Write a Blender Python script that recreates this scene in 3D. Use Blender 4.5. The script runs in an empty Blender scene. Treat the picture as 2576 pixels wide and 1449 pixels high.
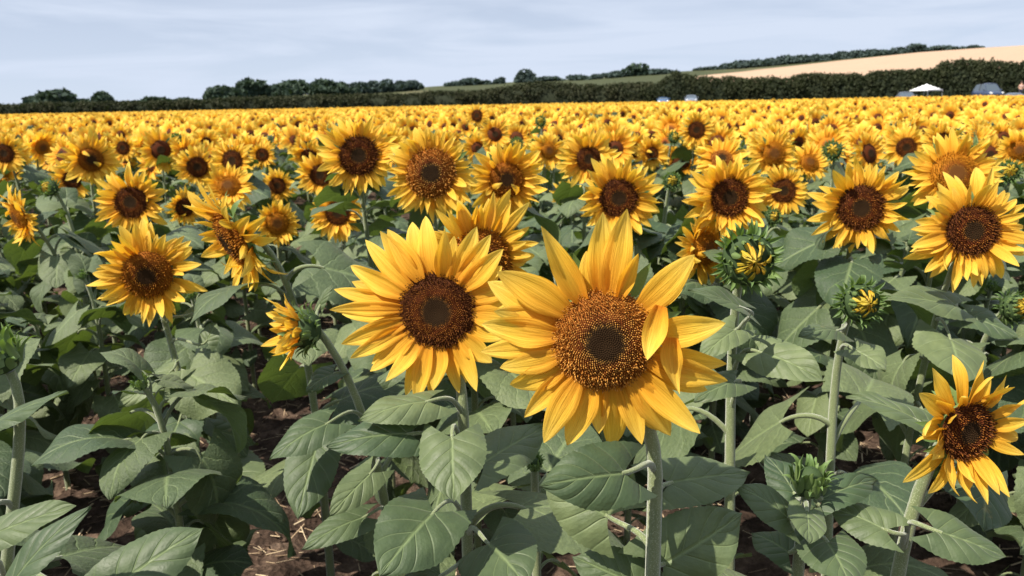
import bpy, math, random
import numpy as np
from mathutils import Vector, Matrix
R = math.radians
scene = bpy.context.scene
C = scene.collection

# ------------------------------------------------------------ camera, sky, sun
CAMZ = 1.35
F_PX, CX, CY = 1946.0, 1288.0, 724.5          # photograph measured on a 2576 x 1449 sheet
PITCH, ROLL = R(13.44), R(1.14)
_F = np.array([0, math.cos(PITCH), -math.sin(PITCH)])
_R0 = np.array([1.0, 0, 0]); _U0 = np.array([0, math.sin(PITCH), math.cos(PITCH)])
_Rt = math.cos(ROLL) * _R0 - math.sin(ROLL) * _U0
_Up = math.sin(ROLL) * _R0 + math.cos(ROLL) * _U0
CAM = np.array([0, 0, CAMZ])
cam_data = bpy.data.cameras.new('camera')
cam = bpy.data.objects.new('camera', cam_data); C.objects.link(cam)
cam.matrix_world = Matrix(((_Rt[0], _Up[0], -_F[0], 0), (_Rt[1], _Up[1], -_F[1], 0), (_Rt[2], _Up[2], -_F[2], CAMZ), (0, 0, 0, 1)))
cam_data.sensor_width = 36; cam_data.lens = 36 * F_PX / 2576
cam_data.clip_start = 0.02; cam_data.clip_end = 5000
cam_data.dof.use_dof = True; cam_data.dof.focus_distance = 1.05; cam_data.dof.aperture_fstop = 9.5
scene.camera = cam

SUN_EL = R(53); SUN_AZ_X, SUN_AZ_Y = -0.82, -0.50      # the sun stands behind the camera, to the left
_h = math.hypot(SUN_AZ_X, SUN_AZ_Y)
SUN = Vector((SUN_AZ_X / _h * math.cos(SUN_EL), SUN_AZ_Y / _h * math.cos(SUN_EL), math.sin(SUN_EL)))
sd = bpy.data.lights.new('sun', 'SUN'); sun = bpy.data.objects.new('sun', sd); C.objects.link(sun)
sd.energy = 5.0; sd.angle = R(0.53); sd.color = (1.0, 0.92, 0.79)
sun.rotation_euler = (-SUN).to_track_quat('-Z', 'Y').to_euler()
scene.view_settings.view_transform = 'Standard'; scene.view_settings.look = 'None'
scene.view_settings.gamma = 1; scene.view_settings.exposure = 0.80
scene.view_settings.use_curve_mapping = False
scene.cycles.max_bounces = 6; scene.cycles.diffuse_bounces = 2; scene.cycles.transmission_bounces = 4
scene.cycles.use_denoising = True

w = bpy.data.worlds.new('World'); scene.world = w; w.use_nodes = True
nt = w.node_tree; nd = nt.nodes; lk = nt.links
for n in list(nd): nd.remove(n)
out = nd.new('ShaderNodeOutputWorld'); bg = nd.new('ShaderNodeBackground')
sky = nd.new('ShaderNodeTexSky'); sky.sky_type = 'NISHITA'; sky.sun_disc = False
sky.sun_elevation = SUN_EL; sky.sun_rotation = math.atan2(SUN.x, SUN.y)
sky.air_density = 0.6; sky.dust_density = 0.3; sky.ozone_density = 1.5; sky.altitude = 1500
bg.inputs['Strength'].default_value = 0.05
tc = nd.new('ShaderNodeTexCoord'); mp = nd.new('ShaderNodeMapping')
mp.inputs['Rotation'].default_value = (R(4), R(7), R(20)); mp.inputs['Scale'].default_value = (1.6, 1.6, 15.0)
ns = nd.new('ShaderNodeTexNoise'); ns.inputs['Scale'].default_value = 1.5; ns.inputs['Detail'].default_value = 7
ns.inputs['Roughness'].default_value = 0.56; ns.inputs['Distortion'].default_value = 0.5
cr = nd.new('ShaderNodeValToRGB'); cr.color_ramp.elements[0].position = 0.42; cr.color_ramp.elements[1].position = 0.78
cr.color_ramp.elements[0].color = (0.0, 0.0, 0.0, 1); cr.color_ramp.elements[1].color = (1, 1, 1, 1)
mx = nd.new('ShaderNodeMix'); mx.data_type = 'RGBA'
mx.inputs['B'].default_value = (7.9, 8.9, 10.7, 1)
lk.new(tc.outputs['Generated'], mp.inputs[0]); lk.new(mp.outputs[0], ns.inputs[0]); lk.new(ns.outputs[0], cr.inputs[0])
sz = nd.new('ShaderNodeSeparateXYZ'); lk.new(tc.outputs['Generated'], sz.inputs[0])
vl = nd.new('ShaderNodeValToRGB'); lk.new(sz.outputs[2], vl.inputs[0])          # thin veil, thickest towards the horizon
for e_, (p_, c_) in zip([vl.color_ramp.elements[0], vl.color_ramp.elements[1], vl.color_ramp.elements.new(0.13)], ((0.0, 0.90), (0.28, 0.0), (0.12, 0.70))): e_.position = p_; e_.color = (c_, c_, c_, 1)
cm = nd.new('ShaderNodeMath'); cm.operation = 'MULTIPLY_ADD'; cm.inputs[1].default_value = 0.5; lk.new(cr.outputs[0], cm.inputs[0]); lk.new(vl.outputs[0], cm.inputs[2]); cm.use_clamp = True
lk.new(cm.outputs[0], mx.inputs['Factor']); lk.new(sky.outputs[0], mx.inputs['A']); lk.new(mx.outputs['Result'], bg.inputs[0])
lk.new(bg.outputs[0], out.inputs[0])

# ------------------------------------------------------------ helpers
def ray(x, y): return _F + (x - CX) / F_PX * _Rt - (y - CY) / F_PX * _Up
def at(x, y, d): return CAM + ray(x, y) * d                 # point seen at (x, y), d metres ahead
def aty(x, y, Y):
    r = ray(x, y); return CAM + r * (Y / r[1])              # point seen at (x, y), on the plane at distance Y
def proj(p):
    q = np.asarray(p) - CAM; d = q @ _F
    return CX + F_PX * (q @ _Rt) / d, CY - F_PX * (q @ _Up) / d
def norm(v): v = np.asarray(v, float); return v / (np.linalg.norm(v) + 1e-12)

class MB:
    """collects vertices and faces of one mesh; puv = (along, across, random)"""
    def __init__(s): s.v = []; s.f = []; s.a = []; s.m = []; s.n = 0
    def add(s, v, f, a=None, m=0):
        v = np.asarray(v, float).reshape(-1, 3)
        f = np.asarray(f, int)
        if f.shape[1] == 4: pass
        if a is None: a = np.zeros((len(v), 3))
        s.v.append(v); s.a.append(np.asarray(a, float).reshape(-1, 3)); s.f.append(f + s.n); s.m.append(np.full(len(f), m)); s.n += len(v)
    def tri(s):
        fs = []; ms = []
        for f, m in zip(s.f, s.m):
            if f.shape[1] == 4:
                fs += [f[:, [0, 1, 2]], f[:, [0, 2, 3]]]; ms += [m, m]
            else: fs.append(f); ms.append(m)
        return np.concatenate(s.v), np.concatenate(fs), np.concatenate(s.a), np.concatenate(ms)
    def mesh(s, name, mats, smooth=True):
        V = np.concatenate(s.v); A = np.concatenate(s.a)
        loops = np.concatenate([f.ravel() for f in s.f]).astype(np.int32)
        tot = np.concatenate([np.full(len(f), f.shape[1]) for f in s.f]).astype(np.int32)
        start = np.concatenate([[0], np.cumsum(tot)[:-1]]).astype(np.int32)
        me = bpy.data.meshes.new(name)
        me.vertices.add(len(V)); me.vertices.foreach_set('co', V.astype(np.float32).ravel())
        me.loops.add(len(loops)); me.loops.foreach_set('vertex_index', loops)
        me.polygons.add(len(tot)); me.polygons.foreach_set('loop_start', start)
        try: me.polygons.foreach_set('loop_total', tot)
        except Exception: pass
        me.polygons.foreach_set('material_index', np.concatenate(s.m).astype(np.int32))
        me.polygons.foreach_set('use_smooth', np.full(len(tot), smooth))
        at_ = me.attributes.new('puv', 'FLOAT_VECTOR', 'POINT'); at_.data.foreach_set('vector', A.astype(np.float32).ravel())
        for m in (mats if isinstance(mats, (list, tuple)) else [mats]): me.materials.append(m)
        me.update(calc_edges=True)
        return me

def obj(name, me, parent=None, mat=None):
    o = bpy.data.objects.new(name, me); C.objects.link(o)
    if parent is not None: o.parent = parent
    if mat is not None: o.matrix_basis = mat
    return o
def tag(o, label, cat, group=None, kind=None):
    if label: o['label'] = label
    if cat: o['category'] = cat
    if group: o['group'] = group
    if kind: o['kind'] = kind
    return o
def empty(name, loc, label, cat, group=None):
    o = bpy.data.objects.new(name, None); C.objects.link(o); o.location = loc
    o.empty_display_size = 0.1
    return tag(o, label, cat, group)

def grid_faces(n, m):
    i = np.arange(n - 1)[:, None]; j = np.arange(m - 1)[None, :]
    a = (i * m + j).ravel()
    return np.stack([a, a + m, a + m + 1, a + 1], 1)

def tube(mb, pts, rad, sides=8, m=0, rnd=0.0, cap=True):
    pts = np.asarray(pts, float); n = len(pts); rad = np.broadcast_to(np.asarray(rad, float), (n,))
    T = np.gradient(pts, axis=0); T /= np.linalg.norm(T, axis=1)[:, None] + 1e-12
    u = np.cross(T[0], [0.3, 1, 0.1]); u = norm(u); V = []; A = []
    th = np.linspace(0, 2 * np.pi, sides, endpoint=False)
    for k in range(n):
        u = norm(u - T[k] * (u @ T[k])); v = np.cross(T[k], u)
        V.append(pts[k] + rad[k] * (np.cos(th)[:, None] * u + np.sin(th)[:, None] * v))
        A.append(np.stack([np.full(sides, k / (n - 1)), np.cos(th), np.full(sides, rnd)], 1))
    f = []
    for k in range(n - 1):
        for s_ in range(sides):
            b = (s_ + 1) % sides
            f.append([k * sides + s_, k * sides + b, (k + 1) * sides + b, (k + 1) * sides + s_])
    V = np.concatenate(V); A = np.concatenate(A)
    mb.add(V, f, A, m)
    if cap:
        for k, rev in ((0, True), (n - 1, False)):
            vv = np.vstack([V[k * sides:(k + 1) * sides], pts[k]]); ff = [[i, (i + 1) % sides, sides] if not rev else [(i + 1) % sides, i, sides] for i in range(sides)]
            mb.add(vv, ff, np.vstack([A[k * sides:(k + 1) * sides], A[k * sides]]), m)

def bez(p0, p1, p2, p3, n):
    t = np.linspace(0, 1, n)[:, None]
    p0, p1, p2, p3 = [np.asarray(p, float) for p in (p0, p1, p2, p3)]
    return (1 - t)**3 * p0 + 3 * (1 - t)**2 * t * p1 + 3 * (1 - t) * t**2 * p2 + t**3 * p3

# ------------------------------------------------------------ materials
class NT:
    def __init__(s, name):
        s.mat = bpy.data.materials.new(name); s.mat.use_nodes = True; s.t = s.mat.node_tree; s.n = s.t.nodes; s.l = s.t.links
        s.bsdf = s.n['Principled BSDF']; s.out = s.n['Material Output']
    def new(s, typ, **kw):
        n = s.n.new(typ)
        for k, v in kw.items():
            if k in n.inputs and not hasattr(n, k): n.inputs[k].default_value = v
            else: setattr(n, k, v)
        return n
    def link(s, a, b): s.l.new(a, b)
    def math(s, op, a, b=None, c=None, clamp=False):
        n = s.n.new('ShaderNodeMath'); n.operation = op; n.use_clamp = clamp
        for i, v in enumerate((a, b, c)):
            if v is None: continue
            if isinstance(v, (int, float)): n.inputs[i].default_value = v
            else: s.l.new(v, n.inputs[i])
        return n.outputs[0]
    def ramp(s, fac, stops):
        n = s.n.new('ShaderNodeValToRGB'); e = n.color_ramp.elements
        while len(e) < len(stops): e.new(0.5)
        for el, (p, c) in zip(e, stops):
            el.position = p; el.color = (*c, 1) if len(c) == 3 else c
        s.l.new(fac, n.inputs[0]); return n.outputs[0]
    def mix(s, fac, a, b, blend='MIX'):
        n = s.n.new('ShaderNodeMix'); n.data_type = 'RGBA'; n.blend_type = blend
        for k, v in (('Factor', fac), ('A', a), ('B', b)):
            if isinstance(v, (int, float)): n.inputs[k].default_value = v
            elif isinstance(v, tuple): n.inputs[k].default_value = (*v, 1)
            else: s.l.new(v, n.inputs[k])
        return n.outputs['Result']
    def noise(s, scale, detail=3, rough=0.5, vec=None, dist=0):
        n = s.n.new('ShaderNodeTexNoise'); n.inputs['Scale'].default_value = scale; n.inputs['Detail'].default_value = detail
        n.inputs['Roughness'].default_value = rough; n.inputs['Distortion'].default_value = dist
        if vec is not None: s.l.new(vec, n.inputs['Vector'])
        return n.outputs[0]
    def bump(s, h, strength=0.5, dist=0.01):
        n = s.n.new('ShaderNodeBump'); n.inputs['Strength'].default_value = strength; n.inputs['Distance'].default_value = dist
        s.l.new(h, n.inputs['Height']); return n.outputs[0]
    def attr(s):
        a = s.n.new('ShaderNodeAttribute'); a.attribute_name = 'puv'; sp = s.n.new('ShaderNodeSeparateXYZ'); s.l.new(a.outputs['Vector'], sp.inputs[0])
        return a.outputs['Vector'], sp.outputs[0], sp.outputs[1], sp.outputs[2]
    def objrand(s): return s.n.new('ShaderNodeObjectInfo').outputs['Random']
    def vec(s, x, y, z):
        n = s.n.new('ShaderNodeCombineXYZ')
        for i, v in enumerate((x, y, z)):
            if isinstance(v, (int, float)): n.inputs[i].default_value = v
            else: s.l.new(v, n.inputs[i])
        return n.outputs[0]
    def finish(s, col, rough=0.6, spec=0.3, trans=0.0, tcol=None, normal=None, sheen=0):
        b = s.bsdf
        if isinstance(col, tuple): b.inputs['Base Color'].default_value = (*col, 1)
        else: s.l.new(col, b.inputs['Base Color'])
        if isinstance(rough, (int, float)): b.inputs['Roughness'].default_value = rough
        else: s.l.new(rough, b.inputs['Roughness'])
        b.inputs['Specular IOR Level'].default_value = spec
        if sheen: b.inputs['Sheen Weight'].default_value = sheen; b.inputs['Sheen Roughness'].default_value = 0.5
        if normal is not None: s.l.new(normal, b.inputs['Normal'])
        if trans:
            tr = s.n.new('ShaderNodeBsdfTranslucent'); ms = s.n.new('ShaderNodeMixShader'); ms.inputs[0].default_value = trans
            if tcol is None: tcol = col
            if isinstance(tcol, tuple): tr.inputs['Color'].default_value = (*tcol, 1)
            else: s.l.new(tcol, tr.inputs['Color'])
            if normal is not None: s.l.new(normal, tr.inputs['Normal'])
            s.l.new(b.outputs[0], ms.inputs[1]); s.l.new(tr.outputs[0], ms.inputs[2]); s.l.new(ms.outputs[0], s.out.inputs['Surface'])
        return s.mat

def mat_petal(name, far=False):
    g = NT(name); v, u, s_, r = g.attr()
    rr = g.math('ADD', g.objrand(), r); rr = g.math('FRACT', rr)
    c = g.ramp(u, [(0.0, (0.76, 0.28, 0.015)), (0.22, (0.88, 0.46, 0.035)), (0.6, (0.97, 0.64, 0.075)), (1.0, (0.97, 0.74, 0.15))])
    c = g.mix(g.math('MULTIPLY', rr, 0.30), c, (0.93, 0.50, 0.045))
    if far:
        return g.finish(c, 0.6, 0.25, 0.42, g.mix(1.0, c, (1.0, 0.92, 0.45), 'MULTIPLY'))
    nv = g.vec(g.math('MULTIPLY', u, 1.2), g.math('MULTIPLY', s_, 7.0), g.math('MULTIPLY', rr, 9.0))
    st = g.noise(1.6, 4, 0.6, nv)
    stc = g.ramp(st, [(0.35, (0.90, 0.86, 0.75)), (0.65, (1.04, 1.06, 1.2))])
    c2 = g.mix(1.0, c, stc, 'MULTIPLY')
    nrm = g.bump(st, 0.5, 0.003)
    fs = g.noise(1.0, 3, 0.7, g.vec(g.math('MULTIPLY', u, 2.0), g.math('MULTIPLY', s_, 26.0), rr))
    c2 = g.mix(1.0, c2, g.ramp(fs, [(0.36, (0.86, 0.80, 0.62)), (0.56, (1.02, 1.02, 1.05))]), 'MULTIPLY')
    return g.finish(c2, 0.62, 0.2, 0.45, g.mix(1.0, c2, (1.0, 0.92, 0.45), 'MULTIPLY'), nrm)

def mat_disc(name, tipcol, midcol, outcol, cencol=(0.030, 0.015, 0.005), edge=1.0):
    g = NT(name); v, r, h, rnd = g.attr()
    base = g.ramp(r, [(0.0, cencol), (0.36, cencol), (0.50, midcol), (0.78, outcol), (1.0, outcol)])
    tipmask = g.ramp(r, [(0.30, (0.0, 0, 0)), (0.44, (1, 1, 1)), (0.66, (1, 1, 1)), (0.78, (edge,) * 3), (1.0, (edge,) * 3)])
    hh = g.ramp(h, [(0.55, (0, 0, 0)), (0.98, (1, 1, 1))])
    k = g.mix(1.0, hh, tipmask, 'MULTIPLY')
    rm = g.ramp(rnd, [(0.25, (0.10, 0.1, 0.1)), (0.8, (1, 1, 1))])
    k = g.mix(1.0, k, rm, 'MULTIPLY')
    c = g.mix(k, base, tipcol)
    dk = g.ramp(h, [(0.0, (0.35, 0.35, 0.35)), (0.7, (1, 1, 1))])
    c = g.mix(1.0, c, dk, 'MULTIPLY') if False else c
    return g.finish(c, 0.75, 0.12)

def mat_leaf(name, hi=True, tint=(0.026, 0.052, 0.021), tint2=(0.110, 0.142, 0.062), tr=(0.26, 0.40, 0.05), trans=0.11):  # leaf variety, tints spread wider to put lit and shaded contrast into the colour
    g = NT(name); v, u, s_, r = g.attr()
    geo = g.n.new('ShaderNodeNewGeometry')
    tcn = g.n.new('ShaderNodeTexCoord')
    rnd = g.math('FRACT', g.math('ADD', g.objrand(), r))
    c = g.mix(rnd, tint, tint2)
    nz = g.noise(28, 4, 0.6, tcn.outputs['Object'])
    c = g.mix(1.0, c, g.ramp(nz, [(0.3, (0.78, 0.80, 0.78)), (0.7, (1.18, 1.15, 1.1))]), 'MULTIPLY')
    if not hi:
        c = g.mix(g.math('MULTIPLY', geo.outputs['Backfacing'], 0.6), c, (0.12, 0.17, 0.05))
        return g.finish(c, 0.58, 0.42, trans, tr, None, 0.06)
    av = g.math('ABSOLUTE', s_)
    mid = g.ramp(av, [(0.0, (1, 1, 1)), (0.035, (0.6, 0.6, 0.6)), (0.075, (0, 0, 0))])
    q = g.math('SUBTRACT', g.math('MULTIPLY', u, 6.0), g.math('MULTIPLY', g.math('POWER', av, 0.8), 2.4))
    q = g.math('ADD', g.math('MULTIPLY', q, 0.82), 3.35); q = g.math('ADD', q, g.math('MULTIPLY', g.noise(9, 2, 0.5, tcn.outputs['Object']), 0.5))
    fr = g.math('ABSOLUTE', g.math('SUBTRACT', g.math('FRACT', q), 0.5))
    lat = g.ramp(fr, [(0.0, (1, 1, 1)), (0.03, (0.6, 0.6, 0.6)), (0.075, (0, 0, 0))])
    lat = g.mix(1.0, lat, g.ramp(av, [(0.1, (0.9, 0.9, 0.9)), (0.95, (0.15, 0.15, 0.15))]), 'MULTIPLY')
    vein = g.mix(1.0, mid, lat, 'LIGHTEN')
    c = g.mix(g.math('MULTIPLY', vein, 0.42), c, (0.24, 0.31, 0.13))
    c = g.mix(g.math('MULTIPLY', geo.outputs['Backfacing'], 0.55), c, (0.13, 0.19, 0.06))
    fine = g.noise(180, 3, 0.6, tcn.outputs['Object'])
    puck = g.math('ADD', g.math('MULTIPLY', g.ramp(fr, [(0.0, (0, 0, 0)), (0.35, (1, 1, 1))]), 0.35), g.math('MULTIPLY', nz, 0.9))
    puck = g.math('SUBTRACT', puck, g.math('MULTIPLY', vein, 0.55))
    puck = g.math('ADD', puck, g.math('MULTIPLY', fine, 0.16))
    sp_ = g.noise(16, 6, 0.7, tcn.outputs['Object'])
    c = g.mix(g.ramp(sp_, [(0.66, (0, 0, 0)), (0.72, (0.55, 0.55, 0.55))]), c, (0.20, 0.17, 0.06))
    return g.finish(c, g.ramp(nz, [(0.3, (0.50,) * 3), (0.7, (0.64,) * 3)]), 0.42, trans, tr, g.bump(puck, 0.6, 0.005), 0.06)

def mat_stem(name, c1=(0.085, 0.12, 0.045), c2=(0.19, 0.22, 0.09), hi=True):
    g = NT(name); v, u, s_, r = g.attr(); tcn = g.n.new('ShaderNodeTexCoord')
    mpn = g.n.new('ShaderNodeMapping'); mpn.inputs['Scale'].default_value = (1, 1, 0.12); g.link(tcn.outputs['Object'], mpn.inputs[0])
    a = g.noise(140, 3, 0.6, mpn.outputs[0]); b = g.noise(700, 2, 0.6, tcn.outputs['Object'])
    c = g.mix(a, c1, c2)
    c = g.mix(g.ramp(b, [(0.55, (0, 0, 0)), (0.68, (0.6, 0.6, 0.6))]), c, (0.42, 0.46, 0.30))
    return g.finish(c, 0.6, 0.3, normal=g.bump(g.math('ADD', a, b), 0.5, 0.002), sheen=0.5)

def mat_plain(name, col, rough=0.6, spec=0.4, metallic=0.0, var=0.0, scale=5.0):
    g = NT(name)
    if var:
        tcn = g.n.new('ShaderNodeTexCoord'); z = g.noise(scale, 4, 0.6, tcn.outputs['Object'])
        c = g.mix(1.0, g.mix(0.0, col, col), g.ramp(z, [(0.3, (1 - var,) * 3), (0.7, (1 + var,) * 3)]), 'MULTIPLY')
    else: c = col
    g.bsdf.inputs['Metallic'].default_value = metallic
    return g.finish(c, rough, spec)

M_PETAL = mat_petal('petal_yellow'); M_PETAL_FAR = mat_petal('petal_yellow_far', True)
M_DISC_DARK = mat_disc('disc_dark', (0.42, 0.16, 0.025), (0.085, 0.018, 0.004), (0.075, 0.022, 0.006), edge=0.35)
M_DISC_BROWN = mat_disc('disc_brown', (0.60, 0.25, 0.025), (0.11, 0.028, 0.004), (0.26, 0.085, 0.008), (0.035, 0.016, 0.005))
M_DISC_GOLD = mat_disc('disc_gold', (0.84, 0.42, 0.09), (0.13, 0.030, 0.005), (0.26, 0.085, 0.010))
M_DISC_ORANGE = mat_disc('disc_orange', (0.62, 0.28, 0.02), (0.22, 0.065, 0.006), (0.36, 0.14, 0.008), (0.13, 0.05, 0.010))
M_LEAF = mat_leaf('leaf_green'); M_LEAF_LO = mat_leaf('leaf_green_far', False)
M_LEAF_YEL = mat_leaf('leaf_yellow', True, (0.24, 0.23, 0.05), (0.30, 0.26, 0.06), (0.4, 0.35, 0.05), 0.2)
M_BRACT = mat_leaf('bract_green', False, (0.085, 0.15, 0.045), (0.13, 0.20, 0.06), (0.25, 0.42, 0.04), 0.18)
M_BUDBODY = mat_plain('bud_green', (0.035, 0.06, 0.02), 0.7, 0.2, 0, 0.3, 60)
M_BUDPETAL = mat_plain('bud_petal', (0.38, 0.27, 0.02), 0.55, 0.3, 0, 0.35, 90)
M_STEM = mat_stem('stem_green')

# ------------------------------------------------------------ petals
def petal_mb(mb, L, W, th0=0.15, arch=-0.4, curl=0.0, cup=0.25, twist=0.0, bend=0.0, n=12, m=7, r0=0.0, phi=0.0, z0=0.0, rnd=0.0, mat=0, wav=0.0, seed=0, tipw=2.5):
    t = np.linspace(0, 1, n); s_ = np.linspace(-1, 1, m)
    w_ = W * 0.5 * (0.42 + 0.58 * np.sin(np.minimum(t / 0.55, 1) * np.pi / 2)) * np.maximum(1 - t**tipw, 0)**0.8
    w_[-1] = W * 0.01
    ang = th0 + arch * t + curl * t**3
    dt = np.diff(t, prepend=0) * L
    x = np.cumsum(np.cos(ang) * dt); z = np.cumsum(np.sin(ang) * dt); y = bend * L * t**2
    tw = twist * t
    nx, nz = -np.sin(ang), np.cos(ang)
    X = x[:, None] + 0 * s_; Y = y[:, None] + w_[:, None] * s_ * np.cos(tw)[:, None]
    zoff = (cup * w_[:, None] * (s_**2) + 0.10 * w_[:, None] * np.cos(3 * np.pi * s_)[None, :] * (1 if m > 5 else 0)
            + w_[:, None] * s_ * np.sin(tw)[:, None] + wav * w_[:, None] * s_**2 * np.sin(t * 9 + seed)[:, None] * np.sign(s_ + 1e-6))
    X = X + zoff * nx[:, None]; Z = z[:, None] + zoff * nz[:, None]
    P = np.stack([X + r0, Y, Z + z0], -1).reshape(-1, 3)
    c, s2 = math.cos(phi), math.sin(phi)
    Q = P.copy(); Q[:, 0] = P[:, 0] * c - P[:, 1] * s2; Q[:, 1] = P[:, 0] * s2 + P[:, 1] * c
    A = np.stack([np.repeat(t, m), np.tile(s_, n), np.full(n * m, rnd)], 1)
    mb.add(Q, grid_faces(n, m), A, mat)

rng = random.Random(7)
PET = {}
def pet_pool(kind, k, **kw):
    L = []
    for i in range(k):
        mb = MB(); a = {q: (rng.uniform(*v) if isinstance(v, tuple) else v) for q, v in kw.items()}
        petal_mb(mb, 1.0, 1.0 * a.pop('asp', 0.36), rnd=rng.random(), seed=i * 1.7, n=14, m=9, **a)
        L.append(mb.mesh('petal_' + kind, M_PETAL))
    PET[kind] = L
pet_pool('flat', 12, th0=(0.10, 0.45), arch=(-0.7, -0.1), curl=(-0.3, 0.5), cup=(0.10, 0.45), twist=(-0.5, 0.5), bend=(-0.13, 0.13), wav=(0.05, 0.30))
pet_pool('fwd', 6, th0=(0.5, 0.9), arch=(-0.2, 0.3), curl=(0.0, 0.7), cup=(0.2, 0.6), twist=(-0.6, 0.6), bend=(-0.12, 0.12), wav=(0, 0.15))
pet_pool('back', 6, th0=(-0.1, 0.15), arch=(-1.0, -0.4), curl=(-0.6, 0.2), cup=(0.1, 0.5), twist=(-0.6, 0.6), bend=(-0.12, 0.12), wav=(0, 0.2))
pet_pool('twist', 6, th0=(0.2, 0.5), arch=(-0.3, 0.3), curl=(-0.6, 0.9), cup=(0.4, 0.8), twist=(-1.5, 1.5), bend=(-0.25, 0.25), wav=(0.1, 0.3))
pet_pool('fold', 4, th0=(1.2, 1.6), arch=(1.2, 1.7), curl=(0.1, 0.6), cup=(0.2, 0.5), twist=(-0.4, 0.4), bend=(-0.1, 0.1), wav=(0.1, 0.3))
BUDPET = []
for i in range(5):
    mb = MB(); petal_mb(mb, 1.0, 0.26, th0=rng.uniform(1.5, 1.9), arch=rng.uniform(0.4, 0.9), cup=0.5, twist=rng.uniform(-.5, .5), n=9, m=5, rnd=rng.random())
    BUDPET.append(mb.mesh('bud_petal', M_PETAL if i == 0 else M_BUDPETAL))
BRACT = []
def bract_pool():
    for i in range(8):
        mb = MB(); petal_mb(mb, 1.0, rng.uniform(0.34, 0.46), th0=rng.uniform(0.5, 1.0), arch=rng.uniform(-0.2, 0.7), curl=rng.uniform(-2.4, 0.3), cup=0.55, twist=rng.uniform(-.6, .6), bend=rng.uniform(-.2, .2), n=12, m=5, rnd=rng.random(), tipw=1.1)
        BRACT.append(mb.mesh('bract', M_BRACT))
bract_pool()

# ------------------------------------------------------------ discs
def disc_mb(Rr, N, dome=0.28, lod=0, seed=1, m=0, mb=None):
    mb = mb or MB(); rg = np.random.RandomState(seed)
    nr, na = (9, 28) if lod < 2 else (4, 12)
    if lod == 3: nr, na = 2, 6
    rr = np.linspace(0, 1, nr); th = np.linspace(0, 2 * np.pi, na, endpoint=False)
    def zf(r): return Rr * dome * (1 - r**2.2) - Rr * 0.07 * np.exp(-(r / 0.30)**2)
    V = [[0, 0, zf(0.0)]]; A = [[0, 0.3, 0.3]]
    for r in rr[1:]:
        for t in th: V.append([Rr * r * math.cos(t), Rr * r * math.sin(t), zf(r)]); A.append([r, 0.3 if lod < 2 else 0.45, 0.5 if lod > 1 else 0.0])
    f3 = [[0, 1 + i, 1 + (i + 1) % na] for i in range(na)]; f4 = []
    for k in range(nr - 2):
        for i in range(na):
            a = 1 + k * na + i; b = 1 + k * na + (i + 1) % na; f4.append([a, a + na, b + na, b])
    V = np.array(V); A = np.array(A)
    mb.add(V, f3, A, m)
    if f4: mb.add(V, f4, A, m)
    if lod < 2:
        i = np.arange(N); r = np.sqrt((i + 0.5) / N); t = i * 2.399963
        sides = 5 if lod == 0 else 4
        s0 = Rr * 1.55 / math.sqrt(N)
        z1 = (r > 0.40) & (r < 0.66); z2 = r >= 0.66
        hgt = np.where(r < 0.40, 0.55, np.where(z1, 1.5, 2.6)) * s0 * (1 + rg.uniform(-0.35, 0.35, N) * (r > 0.4))
        wd = np.where(r < 0.40, 0.50, np.where(z1, 0.34, 0.30)) * s0
        px_, py_ = Rr * r * np.cos(t), Rr * r * np.sin(t); pz = zf(r) - 0.2 * s0
        lean = (0.15 + 0.75 * r**3)
        ax = np.stack([np.cos(t) * lean, np.sin(t) * lean, np.ones(N)], 1) + rg.normal(0, 0.22, (N, 3)) * z2[:, None] + rg.normal(0, 0.06, (N, 3))
        ax /= np.linalg.norm(ax, axis=1)[:, None]
        rad = np.stack([np.cos(t), np.sin(t), -lean], 1); rad /= np.linalg.norm(rad, axis=1)[:, None]; tan = np.cross(ax, rad)
        ph = np.linspace(0, 2 * np.pi, sides, endpoint=False)
        base = np.stack([px_, py_, pz], 1)
        rings = []
        for hf, wf in ((0, 0.8), (0.75, 1.0), (1.0, 0.55)):
            c = base + ax * (hgt * hf)[:, None]
            ring = c[:, None, :] + (wd * wf)[:, None, None] * (np.cos(ph)[None, :, None] * rad[:, None, :] + np.sin(ph)[None, :, None] * tan[:, None, :])
            rings.append(ring)
        V = np.stack(rings, 1).reshape(N, -1, 3)             # N x (3*sides) x 3
        K = 3 * sides
        rn = rg.uniform(0, 1, N)
        A = np.zeros((N, K, 3)); A[:, :, 0] = r[:, None]; A[:, :sides, 1] = 0; A[:, sides:2 * sides, 1] = 0.75; A[:, 2 * sides:, 1] = 1.0; A[:, :, 2] = rn[:, None]
        f = []
        for k in range(2):
            for q in range(sides): b = (q + 1) % sides; f.append([k * sides + q, k * sides + b, (k + 1) * sides + b, (k + 1) * sides + q])
        f = np.array(f); F4 = (f[None] + (np.arange(N) * K)[:, None, None]).reshape(-1, 4)
        mb.add(V.reshape(-1, 3), F4, A.reshape(-1, 3), m)
        cap = np.array([[2 * sides, 2 * sides + 1, 2 * sides + 2, 2 * sides + 3]]) 
        mb.add(V.reshape(-1, 3), (cap[None] + (np.arange(N) * K)[:, None, None]).reshape(-1, 4), A.reshape(-1, 3), m)
    return mb
_dm = {}
def disc_mesh(style, lod):
    k = (style, lod)
    if k not in _dm:
        N = {0: 1900, 1: 600}[lod]
        M = {'dark': M_DISC_DARK, 'gold': M_DISC_GOLD, 'orange': M_DISC_ORANGE, 'brown': M_DISC_BROWN}[style]
        _dm[k] = disc_mb(1.0, N, {'dark': 0.22, 'gold': 0.42, 'orange': 0.5, 'brown': 0.45}[style], lod, seed=3).mesh('disc', M)
    return _dm[k]

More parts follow.
